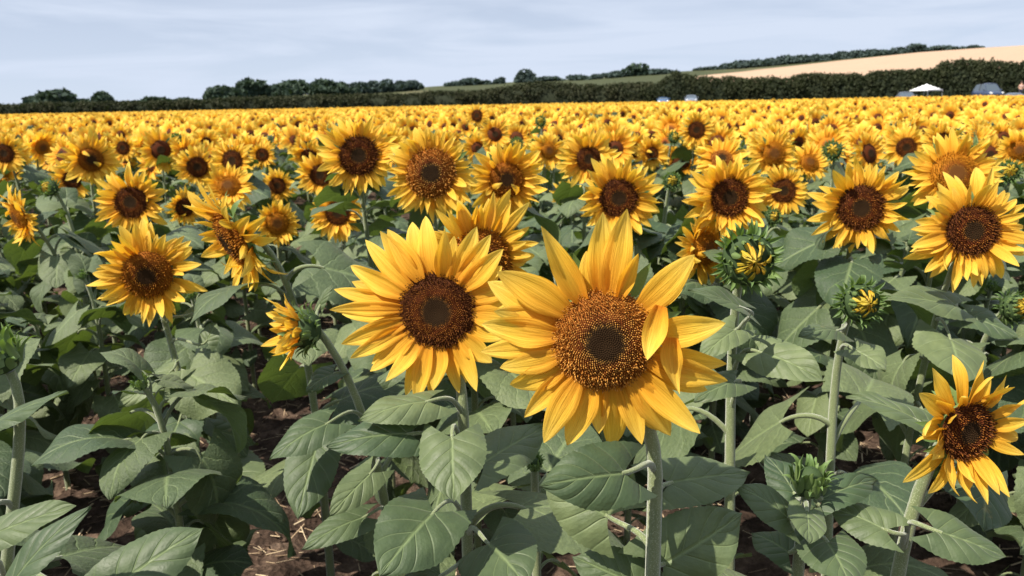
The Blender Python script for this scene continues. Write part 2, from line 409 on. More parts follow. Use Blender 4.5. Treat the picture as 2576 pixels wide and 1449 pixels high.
def receptacle_mb(mb, r, depth=0.5, m=0, bracts=22, sides=20, bl=0.75, lod=0, rg=None):
    """green back of the head with its ring of bracts; faces +z"""
    rg = rg or random.Random(5)
    prof = [(0.16, -depth), (0.45, -depth * 0.92), (0.85, -depth * 0.55), (1.03, -0.08), (0.96, 0.0)]
    V = []; A = []
    th = np.linspace(0, 2 * np.pi, sides, endpoint=False)
    for (q, z) in prof:
        for t in th: V.append([r * q * math.cos(t), r * q * math.sin(t), r * z]); A.append([q, 0.5, 0.5])
    f = []
    for k in range(len(prof) - 1):
        for i in range(sides): b = (i + 1) % sides; f.append([k * sides + i, k * sides + b, (k + 1) * sides + b, (k + 1) * sides + i])
    mb.add(V, f, A, m)
    for i in range(bracts):
        petal_mb(mb, r * bl * rg.uniform(0.8, 1.25), r * 0.42, th0=rg.uniform(-0.7, 0.0), arch=rg.uniform(-0.6, 0.4), curl=rg.uniform(-1, 0.4), cup=0.3, n=6 if lod == 0 else 4, m=3,
                 r0=r * 0.92, phi=2 * math.pi * (i + rg.uniform(-.3, .3)) / bracts, z0=-r * rg.uniform(0.05, 0.22), rnd=rg.random(), mat=m, tipw=1.1)

# ------------------------------------------------------------ leaves
def blade_mb(mb, B, T, S, W, arch=0.1, fold=0.25, wav=0.10, n=34, m=11, lobe=0.27, rnd=0.0, seed=0, serr=True, mat=0, lance=0.0):
    B, T, S = np.asarray(B, float), np.asarray(T, float), norm(S)
    ch = T - B; L = np.linalg.norm(ch); up = norm(np.cross(ch, S))
    u = np.linspace(0, 1, n) ; s_ = np.linspace(-1, 1, m)
    Mid = (B + T) / 2 + up * arch * L
    c = (1 - u)[:, None]**2 * B + 2 * ((1 - u) * u)[:, None] * Mid + (u**2)[:, None] * T
    tan = np.gradient(c, axis=0); tan /= np.linalg.norm(tan, axis=1)[:, None]
    side = S[None, :] - tan * (tan @ S)[:, None]; side /= np.linalg.norm(side, axis=1)[:, None]
    nr = np.cross(tan, side)
    f = (1 - u)**1.02 * (0.66 + 1.75 * u)
    f /= f.max()
    f[-1] = 0.012
    hw = W * 0.5 * f
    edge = np.ones((n, m))
    if serr:
        z = (np.arange(n) % 2) * 0.035; edge[:, 0] += z; edge[:, -1] += z
    back = lobe * L * (np.abs(s_)[None, :]**1.4) * ((1 - u)**3)[:, None]
    off = hw[:, None] * s_[None, :] * edge
    fo = fold * (0.5 + 0.5 * np.cos(u * 2.2))
    ro = np.sin(fo)[:, None] * np.abs(off) 
    q = u[:, None] * 6 - np.abs(s_)[None, :]**0.8 * 2.4 + 3.35
    puck = 0.0025 * L * np.cos(2 * np.pi * q) * np.abs(s_)[None, :]**0.5 * (1 - u[:, None]) * (1 if n > 20 else 0)
    rg = np.random.RandomState(int(seed * 977) % 100000)
    a1, a2, a3, a4 = rg.uniform(0, 6.28, 4)
    w2 = wav * W * 0.5 * (np.abs(s_)[None, :]**2) * np.where(s_[None, :] > 0, np.sin(5.0 * u + a1)[:, None] + 0.5 * np.sin(11 * u + a3)[:, None], np.sin(5.6 * u + a2)[:, None] + 0.5 * np.sin(12 * u + a4)[:, None])
    P = c[:, None, :] - tan[:, None, :] * back[:, :, None] + side[:, None, :] * (off * np.cos(fo)[:, None])[:, :, None] + nr[:, None, :] * (ro + puck + w2 - 0.35 * np.abs(off)**2 / (W * 0.5 + 1e-6))[:, :, None]
    A = np.stack([np.repeat(u, m), np.tile(s_, n), np.full(n * m, rnd)], 1)
    mb.add(P.reshape(-1, 3), grid_faces(n, m), A, mat)

def petiole_mb(mb, A, B, into, r=0.0032, m=0, rise=0.35, n=9, sides=6):
    A, B = np.asarray(A, float), np.asarray(B, float); d = np.linalg.norm(B - A)
    p = bez(A, A + (B - A) * 0.25 + np.array([0, 0, rise * d]), B - norm(into) * d * 0.35, B + norm(into) * d * 0.06, n)
    tube(mb, p, np.linspace(r * 1.35, r * 0.8, n), sides, m)

LEAFV = []        # (blade mesh, petiole mesh) in a frame: x away from the stem, z up; sizes for a leaf of length 1
def leaf_pool(k, n, m, hi):
    L = []
    rg = random.Random(11)
    for i in range(k):
        pl = rg.uniform(0.40, 0.68); a = rg.uniform(0.15, 0.85); Bp = np.array([pl * math.cos(a), 0, pl * math.sin(a)])
        dr = [0.15, 0.5, 0.8, 1.15, -0.1, 0.65, 0.35, 0.95][i % 8] + rg.uniform(-.1, .1)
        yaw = rg.uniform(-.35, .35)
        d = np.array([math.cos(dr) * math.cos(yaw), math.cos(dr) * math.sin(yaw), -math.sin(dr)])
        T = Bp + d; roll = rg.uniform(-.35, .35)
        S = norm(np.cross([math.sin(dr), math.sin(roll), math.cos(dr)], d))
        mb = MB(); blade_mb(mb, Bp, T, S, rg.uniform(0.86, 1.12), arch=rg.uniform(0.04, 0.34), fold=rg.uniform(0.05, 0.6), wav=rg.uniform(.08, .22), n=n, m=m, rnd=rg.random(), seed=i + 1, serr=hi)
        p = MB(); petiole_mb(p, (0, 0, 0), Bp, d, 0.022, sides=6 if hi else 3, n=9 if hi else 4)
        if hi: L.append((mb.mesh('leaf_blade', M_LEAF), p.mesh('petiole', M_STEM)))
        else:
            L.append((mb, p))
    return L
LEAF_HI = leaf_pool(14, 34, 11, True)
LEAF_YEL = []
for b_, p_ in LEAF_HI[:3]:
    y_ = b_.copy(); y_.materials[0] = M_LEAF_YEL; LEAF_YEL.append((y_, p_))
LEAF_LO = leaf_pool(8, 8, 5, False)
LEAF_LO_MESH = []
for b, p in LEAF_LO:
    q = MB(); q.v += b.v + p.v; q.a += b.a + p.a; q.f += [b.f[0]] + [f + b.n for f in p.f]; q.m += b.m + p.m; q.n = b.n + p.n
    LEAF_LO_MESH.append(q)
LEAF_LO_ME = [q.mesh('leaf_low', M_LEAF) for q in LEAF_LO_MESH]

# ------------------------------------------------------------ the ground and the hills (setting)
def ground_h(x, y):
    return (0.018 * np.sin(x * 5.1 + 1.3 * np.sin(y * 3.3)) + 0.014 * np.sin(y * 8.7 + x * 2.1) + 0.012 * np.sin(x * 13 + y * 11)) * np.exp(-((y - 2) / 14)**2)
def rise(x, y):
    a = np.clip((np.hypot(np.asarray(x, float), np.asarray(y, float)) - 89) / 9, 0, 1); b = np.clip((np.asarray(x, float) - 2) / 32, 0, 1)
    return 0.75 * a * a * (3 - 2 * a) * b * b * (3 - 2 * b)
def mat_soil():
    g = NT('soil'); tcn = g.n.new('ShaderNodeTexCoord'); P = tcn.outputs['Object']
    a = g.noise(7, 8, 0.68, P); b = g.noise(60, 6, 0.7, P); c_ = g.noise(1.2, 3, 0.5, P)
    vo = g.n.new('ShaderNodeTexVoronoi'); vo.inputs['Scale'].default_value = 42; g.link(P, vo.inputs['Vector'])
    col = g.ramp(a, [(0.34, (0.022, 0.014, 0.010)), (0.5, (0.065, 0.043, 0.032)), (0.70, (0.19, 0.135, 0.100))])
    col = g.mix(1.0, col, g.ramp(b, [(0.3, (0.65, 0.62, 0.6)), (0.7, (1.25, 1.22, 1.2))]), 'MULTIPLY')
    h = g.math('ADD', g.math('MULTIPLY', a, 1.0), g.math('MULTIPLY', b, 0.35)); h = g.math('ADD', h, g.math('MULTIPLY', vo.outputs['Distance'], 0.5))
    return g.finish(col, 0.9, 0.15, normal=g.bump(h, 1.0, 0.03))
mb = MB()
xs = np.concatenate([[-900, -300, -80, -20], np.linspace(-6, 6, 301), [12, 20, 27, 34, 60, 80, 300, 900]])
ys = np.concatenate([[-300, -40, -6], np.linspace(-1, 9, 251), [14, 25, 60], np.arange(66, 104, 3.0), [110, 135]])
GX, GY = np.meshgrid(xs, ys, indexing='ij'); rg0 = np.random.RandomState(3)
fade = np.exp(-((GY - 2) / 6)**2) * (np.abs(GX) < 7)
GZ = ground_h(GX, GY) + rg0.normal(0, 0.009, GX.shape) * fade + rise(GX, GY)
mb.add(np.stack([GX, GY, GZ], -1).reshape(-1, 3), grid_faces(len(xs), len(ys)))
tag(obj('ground', mb.mesh('ground', mat_soil())), 'brown crumbly soil of the sunflower field', 'ground', kind='structure')

def az_ray(x, y, rad):
    r = ray(x, y); h = math.hypot(r[0], r[1]); return CAM + r * (rad / h)
SKY = [(-500, 285), (0, 266), (300, 257), (500, 250), (800, 236), (1000, 224), (1110, 216), (1300, 206), (1500, 196), (1700, 180), (1870, 172), (2000, 160), (2300, 131), (2450, 121), (2576, 114), (2800, 104), (3100, 100)]
def skyl(x): return np.interp(x, [p[0] for p in SKY], [p[1] for p in SKY])
RF = 520.0
def hill_pt(x, rad):
    zt = az_ray(x, skyl(x), RF)[2]; p = az_ray(x, 255, rad)
    k = min(max((rad - 125) / (RF - 125), 0), 1); k = k**1.15 if rad < RF else 1 - (rad - RF) / 900
    p[2] = (zt + 0.0) * k - 0.4 * (1 - k) if zt > 0 else zt * k - 0.4
    return p
mb = MB(); cols = np.arange(-500, 3101, 40); rads = list(np.linspace(125, RF, 26)) + [700, 1100]
mb.add([hill_pt(x, r_) for x in cols for r_ in rads], grid_faces(len(cols), len(rads)))
g = NT('hill_grass'); tcn = g.n.new('ShaderNodeTexCoord')
a = g.noise(0.035, 6, 0.6, tcn.outputs['Object']); c = g.ramp(a, [(0.35, (0.045, 0.055, 0.025)), (0.55, (0.075, 0.08, 0.038)), (0.75, (0.15, 0.12, 0.07))])
tag(obj('hill', mb.mesh('hill', g.finish(c, 0.9, 0.1))), 'low green farmland hill rising to the right behind the hedges', 'hill', kind='structure')
def mat_field(nm, c1, c2, sc, ang):
    g = NT(nm); tcn = g.n.new('ShaderNodeTexCoord'); m_ = g.n.new('ShaderNodeMapping'); m_.inputs['Rotation'].default_value = (0, 0, ang); m_.inputs['Scale'].default_value = (0.012, 0.30, 0.02)
    g.link(tcn.outputs['Object'], m_.inputs[0]); a = g.noise(sc, 5, 0.65, m_.outputs[0])
    wv = g.n.new('ShaderNodeTexWave'); wv.inputs['Scale'].default_value = 14; wv.bands_direction = 'Y'; wv.inputs['Distortion'].default_value = 0.6; g.link(m_.outputs[0], wv.inputs['Vector'])
    c = g.mix(1.0, g.ramp(a, [(0.3, c1), (0.7, c2)]), g.ramp(wv.outputs[0], [(0.0, (0.82, 0.82, 0.80)), (0.25, (1, 1, 1))]), 'MULTIPLY')
    return g.finish(c, 0.9, 0.1)
def patch(name, corners, mat, label, cat, lift):
    """a field lying on the hill: corners = list of (x, radius near, radius far)"""
    mb = MB(); xs_ = np.arange(corners[0][0], corners[-1][0] + 1, 20); n = 22; pts = []
    for x in xs_:
        r0 = np.interp(x, [c[0] for c in corners], [c[1] for c in corners]); r1 = np.interp(x, [c[0] for c in corners], [c[2] for c in corners])
        for r_ in np.linspace(r0, r1, n): p = hill_pt(x, r_); p[2] += lift; pts.append(p)
    mb.add(pts, grid_faces(len(xs_), n))
    return tag(obj(name, mb.mesh(name, mat)), label, cat, kind='structure')
patch('wheat_field', [(1660, 300, 330), (1760, 240, 400), (1900, 190, 455), (2100, 160, 490), (2300, 150, 508), (2576, 140, 519), (3100, 140, 519)],
      mat_field('wheat', (0.34, 0.235, 0.165), (0.47, 0.335, 0.235), 5, 0.35), 'pale tan stubble field sloping up the hill on the right', 'wheat field', 0.10)
patch('grass_field', [(1080, 330, 500), (1300, 300, 500), (1700, 300, 500), (1760, 405, 500)],
      mat_field('green_crop', (0.038, 0.050, 0.022), (0.070, 0.074, 0.036), 4, 0.1), 'strip of green grass on the slope below the hilltop trees', 'grass field', 0.08)

# ------------------------------------------------------------ foliage masses: hedges and trees
def mat_foliage(name, c1, c2, tr=(0.06, 0.10, 0.02)):
    g = NT(name); v, u, s_, r = g.attr()
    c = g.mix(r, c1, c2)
    return g.finish(c, 0.75, 0.15, 0.12, tr)
M_HEDGE = mat_foliage('hedge_leaves', (0.014, 0.021, 0.010), (0.044, 0.050, 0.023))
M_HEDGE2 = mat_foliage('hedge_leaves_far', (0.020, 0.026, 0.013), (0.056, 0.058, 0.030))
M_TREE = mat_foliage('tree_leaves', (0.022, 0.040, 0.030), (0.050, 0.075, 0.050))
M_TREE_FAR = mat_foliage('tree_leaves_far', (0.035, 0.055, 0.055), (0.060, 0.085, 0.075))  # far copy with aerial haze put into the colour, lighter and bluer
M_BARK = mat_plain('bark', (0.09, 0.065, 0.045), 0.9, 0.1, 0, 0.3, 3)

def leaves_cloud(mb, P, size, rg, m=0, rnd=None, up=0.3):
    """many small leaf-cluster faces, one per point of P"""
    N = len(P); s_ = size * rg.uniform(0.6, 1.4, N)
    a = rg.normal(0, 1, (N, 3)); a /= np.linalg.norm(a, axis=1)[:, None]
    b = rg.normal(0, 1, (N, 3)); b = np.cross(a, b); b /= np.linalg.norm(b, axis=1)[:, None]
    V = np.stack([P + a * s_[:, None], P + b * (s_ * 0.62)[:, None], P - a * s_[:, None], P - b * (s_ * 0.62)[:, None]], 1)
    r_ = rg.uniform(0, 1, N) if rnd is None else np.clip(rnd + rg.normal(0, 0.15, N), 0, 1)
    A = np.zeros((N, 4, 3)); A[:, :, 2] = r_[:, None]
    mb.add(V.reshape(-1, 3), np.arange(N * 4).reshape(-1, 4), A.reshape(-1, 3), m)

def hedge(label, pts, top, dist, thick, mat, n, size, seed, name='hedge'):
    """pts: px x range; top: list of (x px, y px of the top); stands on the ground at distance dist (list)"""
    rg = np.random.RandomState(seed)
    xs_ = np.linspace(pts[0], pts[1], 160)
    base = []; H = []
    for x in xs_:
        d = np.interp(x, [q[0] for q in dist], [q[1] for q in dist]); yt = np.interp(x, [q[0] for q in top], [q[1] for q in top])
        p = az_ray(x, yt, d); H.append(max(p[2], 0.8)); base.append((p[0], p[1]))
    base = np.array(base); H = np.array(H) ; k = len(xs_)
    H = H * (1 + 0.035 * np.convolve(rg.normal(0, 1, k), np.ones(7) / 3, 'same'))
    root = empty(name, (base[k // 2][0], base[k // 2][1], 0), label, 'hedge')
    loc = np.array([base[k // 2][0], base[k // 2][1], 0])
    # leafy mass in lumps
    i = rg.uniform(0, k - 1.001, n); i0 = i.astype(int); fr = i - i0
    bx = base[i0] * (1 - fr)[:, None] + base[i0 + 1] * fr[:, None]; h = H[i0] * (1 - fr) + H[i0 + 1] * fr
    nn_ = np.convolve(rg.uniform(0, 1, k * 2), np.ones(3) / 3, 'same'); nn_ = np.clip((nn_ - 0.5) * 2.2 + 0.5, 0, 1); lump = np.interp(i * 1.6, np.arange(k * 2), nn_) 
    ang = rg.uniform(0, 1, n); dirn = bx / np.linalg.norm(bx, axis=1)[:, None]
    # cross-section: rounded top, bulging face
    z = h * (1 - (1 - np.sqrt(ang)) ) ; 
    prof = np.sqrt(np.clip(1 - (np.clip(z / h, 0, 1))**4, 0, 1))
    depth = -thick * 0.5 * prof * (0.75 + 0.3 * lump + 0.2 * np.sin(z * 1.9 + lump * 9)) + rg.uniform(0, 0.9, n)
    spike = (rg.uniform(0, 1, n) < 0.05) * rg.uniform(0, 0.07, n) * h
    P = np.stack([bx[:, 0] + dirn[:, 0] * depth, bx[:, 1] + dirn[:, 1] * depth, z * (0.96 + 0.05 * lump) + spike * (z > 0.85 * h)], 1)
    P[:, :2] += rg.normal(0, 0.25, (n, 2)); P[:, 2] += rg.normal(0, 0.10, n) * (z > 0.5 * h)
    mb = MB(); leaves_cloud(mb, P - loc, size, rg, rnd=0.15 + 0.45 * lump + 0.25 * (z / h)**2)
    obj('foliage', mb.mesh('foliage', mat), root)
    # solid hull in the darkest leaf colour, standing in for the shaded inside
    mb = MB(); V = []
    for q in range(k):
        d_ = base[q] / np.linalg.norm(base[q])
        for (o_, z_) in ((-thick * 0.36, 0.0), (-thick * 0.34, 0.70), (-thick * 0.12, 0.86), (thick * 0.3, 0.7), (thick * 0.4, 0)):
            V.append([base[q][0] + d_[0] * o_ - loc[0], base[q][1] + d_[1] * o_ - loc[1], z_ * H[q]])
    mb.add(V, grid_faces(k, 5)); obj('dark_hull', mb.mesh('dark_hull', mat), root)
    return root

hedge('tall dark shaggy hedge behind the cars and the white canopy on the right', (1610, 3000),
      [(1610, 222), (1660, 205), (1700, 176), (1740, 192), (1800, 196), (1900, 197), (1990, 194), (2060, 182), (2110, 188), (2170, 188), (2230, 181), (2300, 172), (2350, 168), (2380, 153), (2440, 150), (2500, 158), (2560, 160), (2576, 150), (2700, 140), (3000, 150)],
      [(1610, 128), (2576, 114), (3000, 112)], 3.4, M_HEDGE, 52000, 0.17, 4)
hedge('long low dark hedge behind the field, left of the tall shaggy hedge', (-500, 1640),
      [(-500, 272), (0, 264), (200, 258), (330, 256), (500, 251), (700, 242), (900, 238), (1000, 235), (1150, 226), (1300, 214), (1400, 209), (1500, 213), (1640, 208)],
      [(-500, 150), (500, 145), (1640, 128)], 3.2, M_HEDGE2, 62000, 0.18, 5)

def tree(label, x, ytop, ybase, wpx, dist, mat=None, seed=0, n=1500, lobes=7, name='tree', cat='tree', group=None, trunk=True):
    """a tree whose crown spans wpx at the given distance; ybase = px row of the crown's underside"""
    rg = np.random.RandomState(seed + 40); mat = mat or M_TREE
    pt = az_ray(x, ytop, dist); pb = az_ray(x, ybase, dist); Wd = wpx / F_PX * dist * (1.75 if dist < 400 else 1.9); Hc = pt[2] - pb[2]
    gz = hill_z(x, dist); loc = np.array([pb[0], pb[1], gz])
    root = empty(name, tuple(loc), label, cat, group)
    cz = pb[2] - gz
    mb = MB(); cen = []
    for q in range(lobes):
        a = rg.uniform(0, 6.28); rr = rg.uniform(0.1, 0.75) if q else 0
        hz = rg.uniform(0.05, 0.5)
        if q == 0: hz = 0.58
        cr_ = rg.uniform(0.28, 0.42) * (1 - 0.3 * rr)
        cen.append((math.cos(a) * rr * Wd * 0.42, math.sin(a) * rr * Wd * 0.42, cz + hz * Hc * (1.15 - rr * 0.55), cr_ * Wd * 0.62, cr_ * Hc * 1.0))
    per = n // lobes
    for (a_, b_, c_, rx, rz) in cen:
        u = rg.normal(0, 1, (per, 3)); u /= np.linalg.norm(u, axis=1)[:, None]; u *= rg.uniform(0.62, 1.05, per)[:, None]**0.6
        P = np.stack([a_ + u[:, 0] * rx, b_ + u[:, 1] * rx, np.minimum(c_ + u[:, 2] * rz, cz + Hc)], 1)
        P[:, 2] = np.maximum(P[:, 2], 0.2)
        leaves_cloud(mb, P, 0.036 * Wd + 0.15, rg)
        mb2 = MB()
    crown = obj('crown', mb.mesh('crown', mat), root)
    t = MB(); top = cz + Hc * 0.45
    pts = np.array([[0, 0, -0.5], [0.02 * Wd, 0, top * 0.4], [0, 0.02 * Wd, top]])
    tube(t, pts, [0.045 * Wd, 0.035 * Wd, 0.015 * Wd], 7)
    for q in cen[1:5]:
        p0 = pts[1]; tube(t, np.array([p0, (p0 + np.array(q[:3])) / 2 + [0, 0, 0.2], q[:3]]), [0.02 * Wd, 0.014 * Wd, 0.006 * Wd], 5)
    obj('trunk', t.mesh('trunk', M_BARK), root)
    return root
def hill_z(x, dist): return hill_pt(x, dist)[2] if dist >= 125 else 0.0

TREES = [
 ('broad round oak on the far left, taller than the bushes round it', 147, 228, 272, 88, 260, 1),
 ('wide low bush of trees just left of the far left oak', 95, 244, 274, 60, 260, 2),
 ('lone pointed dark tree standing between the two far left gaps', 258, 229, 262, 46, 260, 3),
 ('small rounded bush right beside the broad far left oak', 213, 250, 270, 34, 260, 4),
 ('low flat thicket in the gap left of the central tree group', 390, 245, 262, 70, 300, 5),
 ('second low thicket next to the central tree group', 465, 247, 262, 56, 300, 6),
 ('sloping dark tree at the left end of the central tree group', 555, 217, 248, 70, 290, 7),
 ('tallest broad tree of the central group with a domed top', 636, 200, 244, 98, 290, 8),
 ('loose crowned tree filling the dip right of the domed tree', 700, 213, 242, 50, 300, 9),
 ('round topped tree in the middle of the central group', 742, 202, 240, 84, 290, 10),
 ('dark tree with the second highest top in the central group', 815, 200, 238, 76, 290, 11),
 ('shorter tree stepping down from the central group', 858, 207, 237, 56, 300, 12),
]
for (lb, x, yt, yb, wp, d, sdd) in TREES: tree(lb, x, yt, yb, wp, d, M_TREE, sdd, 1900, 8)
FARG = 'trees of the far wood on the skyline'
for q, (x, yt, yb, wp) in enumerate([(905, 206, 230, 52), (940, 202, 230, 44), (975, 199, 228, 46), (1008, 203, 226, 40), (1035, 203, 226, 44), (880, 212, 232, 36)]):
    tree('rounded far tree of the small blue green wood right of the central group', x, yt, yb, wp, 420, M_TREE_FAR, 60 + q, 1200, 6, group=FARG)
for q, (x, yt, yb, wp, lb) in enumerate([
  (1150, 205, 220, 44, 'left dark bush of the low clump on the slope past the far wood'), (1185, 197, 216, 58, 'taller round bush of the low clump past the far wood'), (1222, 202, 214, 34, 'low bush trailing right of the clump past the far wood'),
  (1262, 194, 209, 26, 'small lone round tree on the ridge left of the twin topped tree'), (1322, 175, 207, 44, 'upright twin topped tree standing out on the middle ridge'),
  (1380, 194, 204, 60, 'thin hedge like bush right of the twin topped tree'), (1450, 191, 201, 70, 'long flat bush halfway along the middle ridge'), (1500, 186, 197, 30, 'small bump of a bush on the middle ridge'),
  (1550, 180, 194, 52, 'bush leaning against the ridge oak from the left'), (1603, 161, 190, 62, 'dark domed oak on the ridge where the slope steepens'), (1660, 176, 184, 60, 'low hedge bush right of the ridge oak')]):
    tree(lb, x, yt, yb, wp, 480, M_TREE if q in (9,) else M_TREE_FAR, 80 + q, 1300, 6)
HT = [(1790, 168, 176, 50), (1830, 163, 173, 44), (1865, 155, 170, 44), (1900, 151, 167, 46), (1938, 147, 165, 46), (1975, 143, 162, 46), (2012, 141, 158, 46), (2050, 139, 155, 46), (2086, 137, 151, 44), (2120, 133, 148, 44), (2155, 128, 145, 46), (2190, 126, 142, 44), (2225, 126, 139, 44), (2258, 123, 136, 40)]
for q, (x, yt, yb, wp) in enumerate(HT):
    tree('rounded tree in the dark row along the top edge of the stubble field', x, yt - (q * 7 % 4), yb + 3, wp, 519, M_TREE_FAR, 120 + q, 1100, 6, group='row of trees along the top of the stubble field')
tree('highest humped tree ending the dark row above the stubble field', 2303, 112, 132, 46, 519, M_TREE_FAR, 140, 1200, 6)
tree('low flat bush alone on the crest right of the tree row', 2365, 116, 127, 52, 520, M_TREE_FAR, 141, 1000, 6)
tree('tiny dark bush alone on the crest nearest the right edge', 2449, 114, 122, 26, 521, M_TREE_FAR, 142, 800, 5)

# ------------------------------------------------------------ flower heads, stems, plants
def frame(n, roll=0.0):
    z = norm(n); y = np.array([0, 0, 1.0]) - z * z[2]
    if np.linalg.norm(y) < 0.15: y = np.array([0, 1.0, 0]) - z * z[1]
    y = norm(y); x = np.cross(y, z); c, s_ = math.cos(roll), math.sin(roll)
    x2, y2 = x * c + y * s_, y * c - x * s_
    return x2, y2, z
def mat4(x, y, z, p): return Matrix(((x[0], y[0], z[0], p[0]), (x[1], y[1], z[1], p[1]), (x[2], y[2], z[2], p[2]), (0, 0, 0, 1)))
def put(name, me, parent, phi, r0, z0, tilt, sx, sy=None, extra=0.0):
    m = Matrix.Rotation(phi, 4, 'Z') @ Matrix.Translation((r0, 0, z0)) @ Matrix.Rotation(extra, 4, 'Z') @ Matrix.Rotation(-tilt, 4, 'Y') @ Matrix.Diagonal((sx, sy or sx, sx, 1))
    return obj(name, me, parent, m)

_rec = {}
def rec_mesh(i, lod=0):
    k = (i, lod)
    if k not in _rec:
        mb = MB(); receptacle_mb(mb, 1.0, bracts=24 if lod == 0 else 14, lod=lod, rg=random.Random(i + 2)); _rec[k] = mb.mesh('flower_head', M_BRACT)
    return _rec[k]

def flower(plant, loc, P, n, D, style, dr, npet, seed, explicit=None, lod=0, mix=('flat',) * 7 + ('back', 'fwd', 'twist'), folds=0, gap=None, pw=1.0):
    rg = random.Random(seed); x, y, z = frame(n)
    M = mat4(x, y, z, np.asarray(P) - loc); r = D * 0.5 * dr
    head = obj('flower_head', rec_mesh(seed % 4), plant, M @ Matrix.Diagonal((r, r, r, 1)))
    inv = 1.0 / r
    obj('disc', disc_mesh(style, lod), head, Matrix.Rotation(rg.uniform(0, 6), 4, 'Z'))
    Lp = D / 2 - r * 0.94
    if explicit:
        for (tx, ty, wpx, kind, dz) in explicit:
            rr = ray(tx, ty); dd = ((np.asarray(P) - CAM) @ z) / (rr @ z); q = CAM + rr * dd - P
            lx, ly = q @ x, q @ y; Lx = math.hypot(lx, ly) - r * 0.9; phi = math.atan2(ly, lx)
            pm = rg.choice(PET[kind]); wsc = wpx / F_PX * ((np.asarray(P) - CAM) @ _F) / 0.33
            put('petal', pm, head, phi, 0.9, -0.05 + dz, rg.uniform(-0.18, 0.02), Lx * 1.06 * inv, wsc * inv)
    else:
        for k in range(npet):
            layer = k % 2; phi = 2 * math.pi * (k + rg.uniform(-.42, .42)) / npet
            if gap and gap[0] < math.degrees(phi) % 360 < gap[1]: continue
            kind = rg.choice(mix); L_ = Lp * rg.uniform(0.72, 1.2) * (0.92 if layer else 1.04)
            wid = L_ * rg.uniform(0.75, 1.2) * pw
            put('petal', rg.choice(PET[kind]), head, phi, 0.93 - 0.05 * layer, -0.16 + 0.14 * layer + rg.uniform(-.03, .03), rg.uniform(-0.15, 0.12) + 0.12 * layer, L_ * inv, wid * inv)
    for k in range(folds):
        phi = rg.uniform(0, 6.28); put('petal', rg.choice(PET['fold']), head, phi, 0.92, 0.05, rg.uniform(-0.2, 0.1), Lp * 0.8 * inv)
    return head

def bud(plant, loc, P, n, rad, kind, seed):
    rg = random.Random(seed); x, y, z = frame(n); M = mat4(x, y, z, np.asarray(P) - loc)
    mb = MB(); th = np.linspace(0, 2 * np.pi, 18, endpoint=False); V = []; f = []
    prof = [(0.15, -1.0), (0.55, -0.9), (0.86, -0.55), (0.92, -0.1), (0.80, 0.15), (0.5, 0.22), (0.02, 0.2)]
    if kind == 'closed': prof = [(0.12, -0.75), (0.45, -0.7), (0.7, -0.35), (0.74, 0.05), (0.6, 0.42), (0.35, 0.7), (0.02, 0.8)]
    for q, zz in prof:
        for t in th: V.append([q * math.cos(t), q * math.sin(t), zz])
    for k in range(len(prof) - 1):
        for i in range(18): b = (i + 1) % 18; f.append([k * 18 + i, k * 18 + b, (k + 1) * 18 + b, (k + 1) * 18 + i])
    mb.add(V, f, np.full((len(V), 3), 0.4))
    head = obj('bud_head', mb.mesh('bud_head', M_BUDBODY), plant, M @ Matrix.Diagonal((rad, rad, rad, 1)))
    if kind == 'open':
        for k in range(80):
            ring = k % 4; phi = k * 2.39996 + rg.uniform(-.1, .1)
            put('bract', rg.choice(BRACT), head, phi, (0.80, 0.90, 0.88, 0.6)[ring], (0.08, -0.2, -0.5, -0.85)[ring], (0.95, 0.4, -0.1, -0.5)[ring] + rg.uniform(-.25, .25), rg.uniform(0.45, 0.78))
        for k in range(46):
            put('petal', rg.choice(BUDPET), head, k * 2.39996, 0.72 - 0.45 * (k % 3) / 3, 0.08, rg.uniform(-0.1, 0.3), rg.uniform(0.5, 0.8), 0.55)
    elif kind == 'side':
        for k in range(60):
            ring = k % 3; phi = k * 2.39996
            put('bract', rg.choice(BRACT), head, phi, (0.86, 0.88, 0.7)[ring], (-0.05, -0.35, -0.75)[ring], (0.75, 0.35, 0.0)[ring] + rg.uniform(-.2, .2), rg.uniform(0.7, 1.05))
        for k in range(34):
            put('petal', rg.choice(PET['flat'] + PET['twist']), head, k * 2.39996, 0.78 - 0.35 * (k % 3) / 3, 0.0, rg.uniform(0.55, 1.1), rg.uniform(1.0, 1.7), 1.5)
    elif kind == 'closed':
        for k in range(39):
            ring = k % 3; phi = k * 2.39996
            put('bract', BRACT[k % 8], head, phi, (0.80, 0.86, 0.66)[ring], (0.0, -0.3, -0.6)[ring], (0.85, 0.75, 0.45)[ring] + rg.uniform(-.1, .15), rg.uniform(1.0, 1.45), 1.5)
    return head

def stem_path(P, n, foot, back, n_=16, arch=0.35, neck=None):
    Hh = P[2] - foot[2]; e = P - norm(n) * back
    if neck:
        k_ = np.array([foot[0], foot[1], P[2] - neck]); low = np.array([foot + (k_ - foot) * t + np.array([0.004 * math.sin(t * 7), 0, 0]) * (1 - t) for t in np.linspace(0, 1, 10)[:-1]])
        return np.concatenate([low, bez(k_, k_ + np.array([0, 0, neck * 0.5]), e - norm(n) * 0.045 - np.array([0, 0, 0.02]), e, 8)])
    return bez(foot, foot + np.array([0, 0, Hh * 0.55]), e - norm(n) * (0.10 if arch is None else arch * 0.3) - np.array([0, 0, 0.16 * Hh if n[2] < 0.7 else 0.0]), e, n_)

